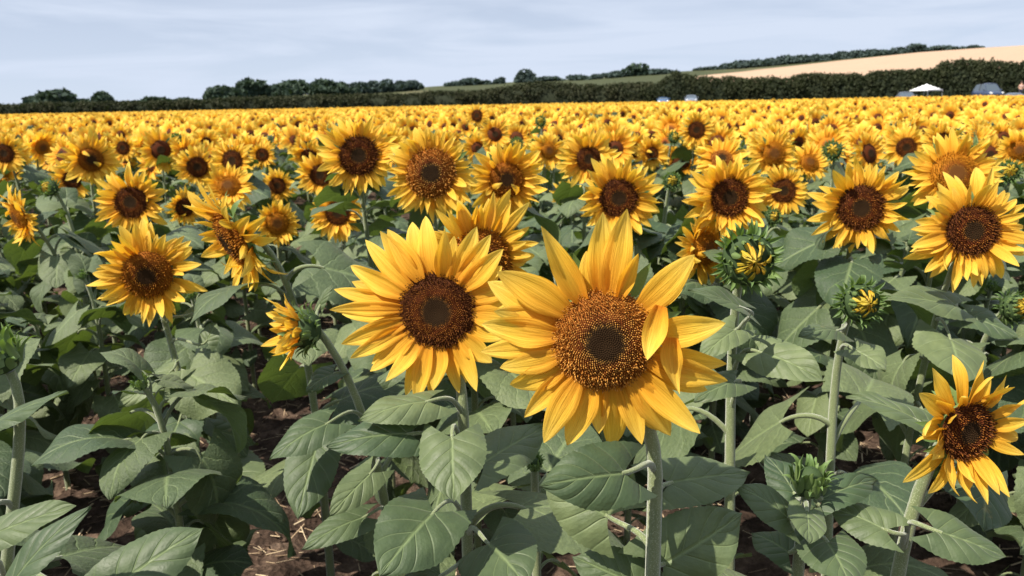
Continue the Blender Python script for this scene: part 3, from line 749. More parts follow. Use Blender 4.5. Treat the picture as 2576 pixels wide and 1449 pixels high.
FEET = []
def plant(label, P, n, nleaf=12, lsize=0.15, foot=None, seed=0, cat='sunflower', group=None, name='sunflower', srad=0.0095, back=0.02, leaf_lo=0.10, leaf_hi=0.90, hi=True, arch=0.35, yellow=False, hand=(), neck=None):
    P = np.asarray(P, float); n = norm(n); rg = random.Random(seed * 13 + 5)
    if foot is None:
        foot = np.array([P[0] - n[0] * 0.10 + rg.uniform(-.05, .05), P[1] - n[1] * 0.10 + rg.uniform(-.03, .05), 0.0])
    foot = np.asarray(foot, float); foot[2] = float(ground_h(foot[0], foot[1])) - 0.03; FEET.append((foot[0], foot[1]))
    root = empty(name, tuple(foot), label, cat, group)
    path = stem_path(P, n, foot, back, arch=arch, neck=neck)
    mb = MB(); k = len(path); tube(mb, path - foot, np.linspace(srad * 1.25, srad * 0.72, k), 10 if hi else 5, rnd=rg.random()); obj('stem', mb.mesh('stem', M_STEM), root)
    # leaves
    yaw = rg.uniform(0, 6.28)
    for i in range(nleaf):
        fr = leaf_lo + (leaf_hi - leaf_lo) * (i + 0.5 * rg.random()) / nleaf; q = fr * (k - 1); a = int(q); p = path[a] * (1 - q + a) + path[min(a + 1, k - 1)] * (q - a)
        yaw += 2.39996 + rg.uniform(-.4, .4)
        L_ = lsize * (0.62 + 0.55 * math.sin(math.pi * min(1, (1 - fr) * 1.05 + 0.12))) * rg.uniform(0.78, 1.18) * (0.7 if fr > 0.82 else 1) * (1.15 if fr < 0.5 else 1)
        if fr > 0.74 and math.sin(yaw) < 0.1: yaw = -yaw
        m = Matrix.Translation(p - foot) @ Matrix.Rotation(yaw, 4, 'Z') @ Matrix.Rotation(rg.uniform(-.3, .25) - (0.45 if fr > 0.8 else 0), 4, 'Y') @ Matrix.Rotation(rg.uniform(-.25, .25), 4, 'X') @ Matrix.Diagonal((L_, L_, L_, 1))
        if hi:
            v = rg.choice(LEAF_YEL if (fr < 0.35 and rg.random() < 0.008) else LEAF_HI); lf = obj('leaf', v[0], root, m); obj('petiole', v[1], lf)
        else: obj('leaf', rg.choice(LEAF_LO_ME), root, m)
    for (ya, bx, by, tx, ty, wpx, dd, nh) in hand:
        # a leaf measured on the photograph: stem height row ya, blade base, tip, width; dd = depths (base, tip)
        j = min(range(k), key=lambda i_: abs(proj(path[i_])[1] - ya)); A0 = path[j]
        B = at(bx, by, dd[0]); T = at(tx, ty, dd[1]); W = wpx / F_PX * (dd[0] + dd[1]) / 2
        S = np.cross(nh or (0, -0.5, 0.85), T - B); o_ = np.asarray(foot)
        m1 = MB(); blade_mb(m1, B - A0, T - A0, S, W * 1.16, lobe=0.36, arch=rg.uniform(.05, .20), fold=rg.uniform(0.1, 0.45), wav=rg.uniform(.10, .20), rnd=rg.random(), seed=rg.random() * 50 + 1)
        m2 = MB(); petiole_mb(m2, (0, 0, 0), B - A0, T - B, 0.0034, sides=7)
        lf = obj('leaf', m1.mesh('leaf_blade', M_LEAF_YEL if yellow else M_LEAF), root, Matrix.Translation(A0 - o_)); obj('petiole', m2.mesh('petiole', M_STEM), lf)
    return root, foot

def nv(yaw, pitch, P=None):
    y, p = R(yaw), R(pitch); return np.array([math.sin(y) * math.cos(p), -math.cos(y) * math.cos(p), math.sin(p)])

def foot_px(x, y, d):                # ground point hit by the ray at depth d, only its plan position is used
    p = at(x, y, d); return np.array([p[0], p[1], 0.0])

# --- the large golden flower in front
dA = 0.84; PA = at(1520, 855, dA); nA = nv(-3, 4)
EXA = [(1364, 575, 72, 'twist', .10), (1505, 546, 78, 'flat', .05), (1562, 536, 82, 'flat', .14), (1599, 626, 46, 'twist', .16), (1470, 640, 60, 'flat', 0), (1272, 670, 92, 'flat', .12), (1230, 725, 90, 'flat', .02),
       (1400, 655, 70, 'flat', -.08), (1209, 820, 84, 'flat', .12), (1207, 880, 66, 'flat', .0), (1262, 938, 70, 'flat', .12), (1285, 1000, 78, 'flat', .02), (1255, 770, 70, 'flat', -.1), (1360, 1085, 76, 'flat', .14), (1320, 1040, 60, 'flat', -.05),
       (1440, 1112, 80, 'flat', .05), (1500, 1085, 60, 'flat', -.04), (1568, 1158, 72, 'back', .12), (1620, 1105, 66, 'flat', .0), (1692, 1092, 80, 'flat', .12), (1742, 1078, 72, 'flat', .02), (1655, 1120, 50, 'flat', -.08), (1812, 975, 78, 'flat', .14), (1780, 1010, 60, 'flat', -.05),
       (1815, 935, 70, 'flat', .03), (1810, 816, 84, 'flat', .10), (1745, 655, 82, 'flat', .12), (1730, 700, 60, 'flat', -.06), (1400, 1060, 50, 'flat', -.1)]
rootA, fA = plant('largest golden sunflower in the front centre with a petal folded over its disc', PA, nA, 4, 0.13, foot_px(1642, 1449, 0.93), 1, hand=[
    (1290, 1572, 1190, 1358, 1222, 150, (.84, .80), (0.1, -0.75, 0.6)), (1400, 1530, 1300, 1378, 1190, 165, (.96, 1.0), (0, -0.9, 0.35)), (1320, 1682, 1215, 1886, 1190, 120, (.98, 1.03), (0, -0.6, 0.75)),
    (1430, 1668, 1420, 1868, 1290, 165, (.96, .98), (0.1, -0.85, 0.45)), (1440, 1598, 1470, 1440, 1400, 120, (.98, 1.0), (0, -0.8, 0.6))], leaf_hi=0.3, srad=0.0092, neck=0.17)
hA = flower(rootA, fA, PA, nA, 0.255, 'gold', 0.435, 30, 1, explicit=EXA)
rA = 0.255 * 0.5 * 0.435
put('petal', PET['twist'][1], hA, R(34), 1.27, 0.22, -0.10, 0.062 / rA, 0.085 / rA, extra=R(-140))
put('petal', PET['twist'][3], hA, R(4), 1.27, 0.20, -0.10, 0.060 / rA, 0.085 / rA, extra=R(-100))
# --- the dark-centred flower left of it
dB = 1.17; PB = at(1100, 782, dB); nB = nv(-6, 6)
EXB = [(910, 613, 52, 'flat', .1), (965, 586, 56, 'flat', 0), (992, 576, 60, 'flat', .12), (1022, 560, 58, 'flat', -.06), (1066, 545, 60, 'flat', .05), (1135, 578, 54, 'twist', .12), (1150, 600, 40, 'flat', -.1), (1210, 586, 60, 'flat', .1), (1240, 598, 54, 'flat', 0),
       (1270, 633, 56, 'flat', .08), (1262, 680, 60, 'flat', -.04), (1290, 715, 58, 'flat', .06), (1284, 760, 56, 'flat', 0), (1290, 800, 60, 'flat', .08), (1275, 853, 66, 'flat', .0), (1229, 912, 62, 'flat', .1), (1215, 965, 54, 'flat', .03), (1172, 965, 56, 'flat', -.05),
       (1112, 972, 56, 'flat', .08), (1045, 1000, 52, 'flat', .1), (1020, 985, 44, 'flat', -.04), (995, 957, 46, 'flat', .06), (944, 932, 50, 'flat', .1), (925, 908, 44, 'flat', -.02), (890, 893, 50, 'flat', .06), (866, 860, 58, 'flat', .1), (862, 800, 50, 'flat', 0),
       (848, 765, 46, 'flat', .1), (846, 738, 50, 'flat', -.05), (868, 670, 58, 'flat', .06), (885, 720, 50, 'flat', -.1), (1150, 985, 40, 'flat', -.08), (1085, 985, 44, 'flat', -.05)]
rootB, fB = plant('large sunflower with a dark round disc just left of the largest golden one', PB, nB, 5, 0.17, foot_px(1180, 1449, 1.27), 2, hand=[
    (1130, 1137, 1100, 1142, 1262, 152, (1.10, 1.04), (0, -0.85, 0.4)), (1060, 1078, 1010, 903, 1062, 100, (1.14, 1.10), (0, -0.4, 0.9)), (1140, 1030, 1092, 822, 1125, 110, (1.12, 1.10), (-0.1, -0.6, 0.8)),
    (1340, 1092, 1288, 955, 1449, 190, (1.12, 1.02), (-0.1, -0.7, 0.6)), (1200, 1215, 1165, 1370, 1075, 120, (1.24, 1.36), (0, -0.6, 0.7)), (1410, 1228, 1368, 1325, 1475, 180, (1.16, 1.06), (0.1, -0.7, 0.6)), (1449, 1110, 1449, 1010, 1500, 110, (1.10, 1.0), None)], leaf_hi=0.5, neck=0.17)
flower(rootB, fB, PB, nB, 0.262, 'dark', 0.445, 30, 2, explicit=EXB)

# --- the other near flowers: (label, x, y, width px, diameter m, yaw, pitch, disc, disc ratio, foot dx m, leaves, folds, opts)
NEAR = [
 ('half hidden sunflower peeping out behind and above the big dark centred one', 1208, 655, 345, .27, 14, 2, 'brown', .46, 0, 12, 0, {}),
 ('tall sunflower with dark disc and upswept petals, left of the domed golden one', 902, 392, 215, .27, 12, 6, 'dark', .46, .05, 12, 0, {}),
 ('tall sunflower with big domed golden disc above the dark centred front one', 1085, 436, 245, .28, 4, 4, 'gold', .50, .02, 12, 0, {}),
 ('sunflower with orange disc and a withered petal hanging across it', 1273, 452, 212, .26, 10, 2, 'brown', .42, .03, 12, 3, {}),
 ('pale sunflower with small dark disc in the gap above the withered petal flower', 1480, 400, 165, .27, 4, 6, 'dark', .38, 0, 11, 0, {}),
 ('sunflower with dark reddish disc right above the tallest petals of the largest one', 1556, 498, 222, .265, -2, 2, 'dark', .44, 0, 12, 0, {}),
 ('sunflower with dark disc above the spiky green bud', 1835, 497, 232, .265, 2, 4, 'dark', .42, .02, 12, 0, {}),
 ('smaller sunflower with reddish disc behind the one above the green bud', 1945, 387, 132, .26, 0, 8, 'orange', .44, 0, 10, 0, {}),
 ('small bright sunflower tucked right of the one above the green bud', 1971, 480, 145, .25, -5, 5, 'dark', .42, 0, 10, 0, {}),
 ('big yellow sunflower with dark oval disc, between the small bud and the far right bloom', 2165, 523, 258, .27, -12, 3, 'dark', .44, -.03, 13, 0, {}),
 ('broad sunflower with orange rimmed dark disc near the right edge', 2445, 580, 305, .27, -4, 6, 'dark', .42, -.05, 14, 0, {}),
 ('shaggy sunflower with orange disc rising behind the broad right hand one', 2400, 440, 235, .27, -14, 14, 'orange', .46, -.02, 12, 0, {}),
 ('lopsided sunflower on the left with domed golden brown disc and drooping petals', 372, 690, 268, .265, 14, -4, 'brown', .44, .10, 10, 0, {'gap': (340, 358)}),
 ('dark centred sunflower directly above the lopsided golden one', 330, 508, 188, .265, 4, 6, 'dark', .43, .03, 11, 0, {}),
 ('narrow sunflower turned aside with orange disc crossed by a loose petal', 228, 402, 140, .26, 38, 4, 'brown', .42, 0, 10, 2, {}),
 ('sunflower with yellow green disc half hidden behind the spiky bud', 1772, 625, 212, .25, 34, 6, 'orange', .40, .03, 12, 2, {}),
 ('small sunflower with dark disc left of the big domed one, a leaf touching it', 850, 536, 148, .25, 4, 6, 'dark', .42, .02, 10, 0, {}),
 ('small ragged sunflower with a dark cross shadowed disc above the hooked stem', 698, 467, 94, .21, 8, 4, 'dark', .44, 0, 9, 0, {}),
 ('round sunflower with dark disc in the left middle group', 585, 405, 122, .26, -6, 8, 'dark', .44, 0, 9, 0, {}),
 ('sunflower with dark disc turned right at the left end of the middle group', 496, 420, 116, .26, 24, 4, 'dark', .44, 0, 9, 0, {}),
 ('sunflower seen from low petals upward below the round one of the middle group', 575, 470, 138, .25, 10, 32, 'orange', .40, 0, 9, 0, {}),
 ('sunflower with reddish disc hidden behind the hooked drooping one', 697, 562, 122, .21, 20, 2, 'orange', .46, 0, 8, 0, {}),
 ('sunflower with dark disc standing above its right hand neighbours in the mid field', 1752, 327, 98, .26, -2, 6, 'dark', .44, 0, 8, 0, {}),
 ('single sunflower standing taller than all others near the far centre', 1200, 291, 64, .26, -14, 6, 'dark', .46, 0, 7, 0, {}),
 ('small yellow sunflower with tiny disc and hanging petals in the centre right', 1640, 386, 92, .25, 6, 4, 'dark', .36, 0, 8, 1, {}),
 ('sunflower with dark oval disc left of the pair at the upper right', 2280, 371, 116, .26, -14, 4, 'dark', .42, 0, 9, 0, {}),
 ('sunflower with wide dark disc at the upper right, above the shaggy orange one', 2371, 360, 122, .26, 6, 8, 'dark', .44, 0, 9, 0, {}),
 ('sunflower with golden disc cut by the right edge of the view', 2562, 378, 112, .26, -16, 6, 'orange', .42, 0, 9, 0, {}),
 ('sunflower with dark disc cut by the left edge of the view', 12, 386, 108, .26, 4, 4, 'dark', .44, 0, 9, 0, {}),
 ('ragged drooping sunflower with twisted petals at the left edge', 52, 545, 160, .25, -38, -12, 'orange', .42, .06, 10, 4, {}),
 ('thin sideways sunflower with hanging petals right of the dark centred left one', 464, 522, 104, .21, 48, -6, 'dark', .46, 0, 9, 1, {}),
 ('sunflower with dark orange disc behind and left of the pale small disc one', 1380, 380, 104, .26, 16, 8, 'orange', .38, 0, 8, 0, {}),
 ('sunflower mostly hidden on the left side behind the tall dark one', 806, 441, 132, .26, 4, 4, 'dark', .40, 0, 9, 0, {}),
 ('orange centred sunflower looking up, under the reddish disc one', 2035, 410, 110, .25, 6, 26, 'orange', .42, 0, 8, 0, {}),
 ('sunflower with brown disc low behind the narrow turned aside one', 182, 452, 112, .25, 22, 2, 'dark', .40, 0, 8, 0, {}),
 ('many petalled sunflower looking up right behind the one above the green bud', 1815, 402, 150, .27, -4, 38, 'gold', .36, 0, 9, 0, {}),
 ('small low sunflower with pale petals below the small disc one', 1425, 492, 84, .19, 14, 6, 'dark', .38, 0, 8, 0, {}),
 ('small dark centred sunflower above the left dark centred one', 310, 372, 76, .25, 0, 6, 'dark', .44, 0, 7, 0, {}),
 ('dark centred sunflower above the ragged small one in the left middle', 660, 390, 76, .25, 0, 6, 'dark', .44, 0, 7, 0, {}),
]
for i, (lb, x, y, wp, D, yaw, pit, sty, dr, fdx, nl, folds, op) in enumerate(NEAR):
    d = D * F_PX / wp; P = at(x, y, d); n = nv(yaw, pit); foot = np.array([P[0] - n[0] * 0.12 + fdx, P[1] + 0.12, 0])
    hd = {}
    hand = ()
    if i == 12: hand = [(900, 430, 935, 298, 1022, 72, (1.95, 1.88), None), (1010, 450, 1062, 400, 1195, 125, (1.92, 1.84), (0, -0.7, 0.5)), (1200, 560, 1180, 645, 1292, 150, (1.98, 1.88), (0, -0.6, 0.7)), (1300, 470, 1250, 345, 1372, 130, (1.96, 1.84), (0, -0.6, 0.7)),
                        (880, 520, 860, 545, 812, 50, (1.98, 2.0), None), (1330, 545, 1392, 592, 1478, 125, (1.95, 1.85), None), (840, 480, 790, 565, 742, 30, (1.98, 2.0), None), (1130, 530, 1080, 640, 1120, 60, (2.0, 2.05), None)]; foot = foot_px(548, 1400, 2.05)
    if i == 10: hand = [(830, 2390, 852, 2412, 968, 145, (1.78, 1.68), (0, -0.8, 0.5)), (780, 2405, 770, 2225, 745, 90, (1.8, 1.78), None), (760, 2440, 800, 2560, 850, 90, (1.8, 1.75), None)]
    rt, ft = plant(lb, P, n, nl + 9 if not hand else 8, 0.145, foot, i + 10, hi=d < 3.9, srad=0.0085, hand=hand, leaf_hi=0.9 if not hand else 0.6)
    mix = ('flat',) * 5 + ('back', 'back', 'fwd', 'twist', 'twist') if i % 3 else ('flat',) * 4 + ('fwd', 'fwd', 'back', 'twist', 'twist')
    if folds >= 3: mix = ('flat', 'flat', 'twist', 'twist', 'back', 'fwd')
    flower(rt, ft, P, n, D, sty, dr, 44 + (i * 7) % 9 if wp > 90 else 36, i + 10, lod=1, folds=folds, mix=mix, gap=op.get('gap'))

# the hooked, drooping one seen from the side
P = at(592, 600, 1.78); n = nv(-52, -24)
rt, ft = plant('drooping sunflower seen side on, hanging from a hooked stem on the left', P, n, 9, 0.18, at(775, 760, 1.95) * np.array([1, 1, 0]), 172, leaf_hi=0.8, arch=0.5, back=0.035)
flower(rt, ft, P, n, 0.30, 'brown', .44, 40, 70, lod=1, mix=('flat', 'fwd', 'twist', 'back', 'twist'), folds=1)
# the small one low on the right, leaning
P = at(2432, 1085, 0.98); n = norm(nv(12, 4))
rt, ft = plant('small sunflower low at the right edge with dark tilted disc and one sided petals', P, n, 4, 0.15, foot_px(2250, 1449, 0.98), 71, srad=0.0105, leaf_hi=0.5, hand=[
    (1290, 2310, 1058, 2128, 1000, 78, (1.05, 1.08), (0, -0.4, 0.9)), (1390, 2352, 1335, 2530, 1402, 112, (.96, .94), None), (1300, 2475, 1195, 2472, 1338, 150, (1.1, 1.04), (0, -0.8, 0.5)), (1420, 2230, 1335, 2085, 1275, 105, (1.0, 1.04), None)])
flower(rt, ft, P, n, 0.180, 'dark', .42, 36, 71, lod=1, mix=('flat', 'flat', 'twist', 'fwd'), folds=0, gap=(300, 320), pw=1.15)

# buds
def bud_plant(label, x, y, d, rad, n, kind, seed, foot=None, nl=9, ls=0.17, hand=(), hi=True, **kw):
    P = at(x, y, d)
    rt, ft = plant(label, P, n, nl, ls, foot, seed, hi=hi, hand=hand, back=rad * 0.8, cat='sunflower bud', name='sunflower_bud', **kw)
    bud(rt, ft, P, n, rad, kind, seed); return rt
bud_plant('half open bud turned left with yellow petals pushing out of green bracts', 752, 828, 1.5, 0.042, nv(-62, 4), 'side', 80, foot=foot_px(1000, 1300, 1.62), nl=4, leaf_hi=0.6, hand=[
    (1060, 825, 1065, 680, 1158, 95, (1.5, 1.44), (0, -0.5, 0.85)), (1180, 935, 1188, 828, 1298, 78, (1.5, 1.42), (0, -0.8, 0.5)), (1330, 918, 1300, 758, 1382, 78, (1.5, 1.44), None), (1100, 800, 1110, 748, 1305, 120, (1.56, 1.46), (0, -.8, .5)), (930, 840, 940, 770, 985, 60, (1.55, 1.5), None), (800, 805, 770, 838, 715, 26, (1.55, 1.55), None)])
bud_plant('large spiky green bud with yellow centre facing forward on a straight stem', 1887, 655, 1.27, 0.047, nv(0, 4), 'open', 81, foot=foot_px(1866, 1110, 1.36), nl=6, hand=[
    (860, 1870, 776, 1733, 726, 66, (1.24, 1.2), (0, -.5, .85)), (930, 1910, 885, 2074, 962, 105, (1.32, 1.25), (0, -.7, .6)), (880, 1850, 830, 1760, 905, 80, (1.34, 1.3), None), (1000, 1850, 960, 1745, 1010, 80, (1.34, 1.3), None)], leaf_hi=0.6)
bud_plant('smaller spiky green bud to the right of the large spiky one', 2170, 762, 1.47, 0.040, nv(4, 10), 'open', 82, foot=foot_px(2118, 1100, 1.55), nl=7, hand=[(860, 2108, 832, 2008, 846, 60, (1.45, 1.4), None), (900, 2150, 880, 2230, 930, 90, (1.5, 1.45), None)], leaf_hi=0.65)
bud_plant('tight closed green bud pointing up, low on the right', 2037, 1212, 1.02, 0.026, norm((0.05, -0.15, 1)), 'closed', 83, foot=foot_px(2020, 1449, 1.05), nl=4, leaf_hi=0.5, ls=.15, hand=[
    (1270, 1985, 1305, 1848, 1222, 85, (1.0, 1.02), None), (1262, 2068, 1255, 2205, 1210, 80, (1.02, 1.06), None), (1290, 2030, 1285, 2034, 1368, 85, (.99, .94), (0, -.7, .7)), (1400, 2080, 1362, 2140, 1475, 140, (1.0, .93), (0, -.7, .7)), (1400, 1985, 1390, 1890, 1340, 90, (1.05, 1.1), None), (1275, 2000, 1245, 1925, 1145, 80, (1.1, 1.15), None)])
bud_plant('tiny green bud down among the leaves between the two front sunflowers', 1345, 1168, 1.38, 0.016, norm((0, -0.3, 1)), 'closed', 84, nl=6, ls=.13)
bud_plant('closed green bud with pointed bracts cut by the left edge of the view', -2, 895, 1.12, 0.034, norm((-0.3, -0.2, 1)), 'closed', 85, foot=foot_px(-150, 1300, 1.2), nl=4, leaf_hi=.5, hand=[
    (1080, -40, 1085, 174, 990, 75, (1.12, 1.08), (0, -.35, .93)), (1300, -20, 1345, 192, 1272, 92, (1.05, 1.05), (0, -.5, .85)), (1440, 25, 1475, 226, 1272, 95, (.95, .98), (-0.3, -.6, .7)), (1449, 290, 1480, 512, 1328, 150, (1.15, 1.2), (0, -.6, .75))])
for i, (x, y, d, rad, lb) in enumerate([(2095, 378, 4.2, .05, 'green bud under the upper right pair, left of the dark oval disc'), (1697, 346, 5.2, .04, 'round green bud left of the dark centred mid field flower'), (1690, 455, 3.2, .034, 'green bud on a thin stem between two dark centred blooms, right of centre'),
        (1360, 305, 7.0, .05, 'dark green bud above the orange disc blooms in the far centre'), (120, 472, 3.4, .04, 'dark green bud above the ragged drooping flower at the left'), (2560, 775, 2.0, .04, 'green bud cut by the right edge beside the broad bloom'), (1945, 545, 3.0, .03, 'small leafy green bud beneath the small bright flower right of the spiky bud'),
        (1300, 362, 5.0, .04, 'green bud behind the flower with the withered petal'), (1860, 385, 4.6, .03, 'little green bud touching the many petalled flower'), (2540, 430, 3.8, .05, 'green leafy bud at the upper right edge'), (445, 352, 6.5, .05, 'green bud high among the left middle blooms')]):
    bud_plant(lb, x, y, d, rad, nv((i * 47) % 60 - 30, 15), 'open', 90 + i, nl=9, hi=d < 3.5)

# ------------------------------------------------------------ leafy plants between the near ones
rgF = random.Random(21); nfill = 0
EXPL = len(FEET)
cells = [(x, y) for y in np.arange(0.25, 4.9, 0.33) for x in np.arange(-0.75 * y - 1.5, 0.75 * y + 0.6, 0.33) if y > 1.25 or x < -0.85]  # the nearest ones on the left are unseen, added to cast shade
for (x, y) in cells:
    x += rgF.uniform(-.13, .13); y += rgF.uniform(-.13, .13)
    u, v = proj((x, y, 0.0))
    if 590 < u < 930 and v > 1130 or (120 < u < 400 and v > 1290): continue                        # bare soil shows here
    if y < 1.6 and (abs(x) < 0.2): continue
    if min((x - a)**2 + (y - b)**2 for a, b in FEET) < 0.235**2: continue
    h = rgF.uniform(0.60, 0.84)
    P = np.array([x + rgF.uniform(-.04, .04), y - 0.02, h]); n = norm((rgF.uniform(-.4, .4), -0.5, 1.0))
    rt, ft = plant('leafy sunflower plant not yet in flower, sunk among the blooming ones', P, n, 26 if y > 1.2 else 12, 0.14, np.array([x, y, 0]), 300 + nfill, hi=y < 3.2, name='sunflower_bud', cat='sunflower bud', group='leafy plants not yet in flower', srad=0.008, leaf_hi=0.98, back=0.012)
    bud(rt, ft, P, n, 0.016, 'closed' if y < 2.6 else 'plain', 300 + nfill); nfill += 1

# ------------------------------------------------------------ the middle distance: flowers one can still count
def petal_ring_mb(mb, r, D, npet, rg, n=5, m=3, mat=0, L0=None, pitch=(0.05, 0.45), two=True, mw=1.0):
    for k in range(npet):
        L_ = (D / 2 - r * 0.9) * rg.uniform(0.68, 1.2)
        petal_mb(mb, L_, L_ * 0.42 * mw * max(0.8, 30 / npet if npet < 30 else 1) * rg.uniform(.8, 1.15), th0=rg.uniform(*pitch), arch=rg.uniform(-0.6, 0.2), curl=rg.uniform(-.5, .5), cup=0.3, twist=rg.uniform(-.6, .6), bend=rg.uniform(-.1, .1), n=n, m=m,
                 r0=r * 0.9, phi=2 * math.pi * (k + rg.uniform(-.4, .4)) / npet, z0=rg.uniform(-.15, 0.05) * r, rnd=rg.random(), mat=mat)
PROTO = []
for i in range(7):
    rg = random.Random(500 + i); r = 0.42 + rg.uniform(-.04, .06)
    mb = MB(); petal_ring_mb(mb, r, 2.0, 42, rg, n=7, m=5, mw=0.95, pitch=(-0.1, 0.75)); ring = mb.mesh('petal_ring', M_PETAL)
    dm = disc_mb(r, 0, 0.30, 1 if False else 2, seed=i).mesh('disc', (M_DISC_DARK, M_DISC_DARK, M_DISC_ORANGE, M_DISC_DARK, M_DISC_GOLD, M_DISC_DARK, M_DISC_DARK)[i])
    mb = MB(); receptacle_mb(mb, r, bracts=12, sides=10, lod=1, rg=rg); rc = mb.mesh('flower_head', M_BRACT)
    sm = MB(); tube(sm, bez((0, 0, -0.03), (0, 0, 0.6), (0.09, 0, 0.9), (0.02, 0, 1.0), 9), np.linspace(0.010, 0.007, 9), 6)
    PROTO.append((ring, dm, rc, sm.mesh('stem', M_STEM)))
BUDM = MB(); bracts_rg = random.Random(9); receptacle_mb(BUDM, 1.0, 0.9, bracts=16, sides=10, bl=0.9, lod=1, rg=bracts_rg)
for k in range(16): petal_mb(BUDM, 0.8, 0.4, th0=1.4, arch=0.8, cup=0.3, n=5, m=3, r0=0.85, phi=k * 2.39996, z0=0, mat=0)
disc_mb(0.75, 0, 0.6, 2, m=1, mb=BUDM); BUD_ME = BUDM.mesh('bud_head', [M_BRACT, M_BUDPETAL])

rgC = np.random.RandomState(77)
pts = []
yy = 3.4
while yy < 116:
    sp = 0.40 if yy < 25 else (0.52 if yy < 50 else 0.68)
    xr = 0.76 * yy + 1.6
    xs_ = np.arange(-xr, xr, sp); pts.append(np.stack([xs_ + rgC.uniform(-.42, .42, len(xs_)) * sp, yy + rgC.uniform(-.42, .42, len(xs_)) * sp], 1)); yy += sp
pts = np.concatenate(pts)
dcol = np.interp(pts[:, 0] / pts[:, 1], [-0.7, 0.0, 0.25, 0.66], [136, 118, 90, 88]); pts = pts[np.hypot(pts[:, 0], pts[:, 1]) < dcol]
FE = np.array(FEET)
zc = rgC.normal(1.00, 0.055, len(pts)); zc = np.clip(zc, 0.84, 1.16)
zc[pts[:, 1] > 60] += 0.02
vis = np.array([proj((p[0], p[1], z)) for p, z in zip(pts[:6000], zc[:6000])])
keep = np.ones(len(pts), bool)
near = np.arange(len(pts)) < 6000
for i in range(min(6000, len(pts))):
    if pts[i, 1] < 5.2:
        if vis[i, 1] > 455 or ((FE - pts[i])**2).sum(1).min() < 0.30**2: keep[i] = False
# keep the individually measured flowers free of nearer random heads
meas = [(x, y, wp * 0.42, D * F_PX / wp) for (_, x, y, wp, D, *_r) in NEAR] + [(1697, 346, 30, 5.2), (1360, 305, 24, 7.0), (2095, 378, 40, 4.2)]
for i in range(min(6000, len(pts))):
    if not keep[i] or pts[i, 1] > 9: continue
    hr = 0.13 * F_PX / pts[i, 1] * 0.8
    for (x, y, rr_, dd) in meas:
        if pts[i, 1] < dd + 0.15 and math.hypot(vis[i, 0] - x, vis[i, 1] - y) < rr_ + hr: keep[i] = False; break
pts = pts[keep]; zc = zc[keep]
order = np.argsort(np.hypot(pts[:, 0] * 0.8, pts[:, 1])); pts = pts[order]; zc = zc[order]
inview = np.array([(-60 < proj((p[0], p[1], 1.0))[0] < 2640) for p in pts[:1500]])
NMID = 299 - EXPL - nfill
idx = [i for i in range(1500) if inview[i]][:NMID]
rgM = random.Random(33); MIDG = 'small sunflowers crowding the middle distance'
for c_, i in enumerate(idx):
    x, y = pts[i]; z = zc[i]; isbud = rgM.random() < 0.09
    yaw = rgM.gauss(0, 30); pit = rgM.gauss(8, 13); n = nv(yaw, pit); D = rgM.uniform(0.24, 0.32)
    root = empty('sunflower_bud' if isbud else 'sunflower', (x, y, 0), 'one of the green unopened heads dotted among the yellow blooms of the middle distance' if isbud else 'small blooming sunflower packed among equal ones in the middle distance', 'sunflower bud' if isbud else 'sunflower', 'green heads in the middle distance' if isbud else MIDG)
    ring, dm, rc, sm = PROTO[rgM.randrange(7)]
    az = math.atan2(n[1], n[0])
    obj('stem', sm, root, Matrix.Rotation(az + math.pi, 4, 'Z') @ Matrix.Diagonal((1, 1, z - 0.03, 1)))
    X, Y, Z = frame(n); P = n * 0.05 + np.array([0, 0, z]); M = mat4(X, Y, Z, P)
    if isbud: obj('bud_head', BUD_ME, root, M @ Matrix.Scale(0.045, 4))
    else:
        s_ = D / 2; h = obj('flower_head', rc, root, M @ Matrix.Rotation(rgM.uniform(0, 6), 4, 'Z') @ Matrix.Scale(s_, 4)); obj('disc', dm, h); obj('petal_ring', ring, h)
    ya = rgM.uniform(0, 6)
    for q in range(8 if y < 6.5 else 6):
        fr = 0.92 - 0.09 * q; ya += 2.4; L_ = rgM.uniform(0.14, 0.21)
        obj('leaf', LEAF_LO_ME[rgM.randrange(8)], root, Matrix.Translation((0, 0, z * fr - 0.05)) @ Matrix.Rotation(ya, 4, 'Z') @ Matrix.Rotation(rgM.uniform(-.4, .2), 4, 'Y') @ Matrix.Scale(L_, 4))

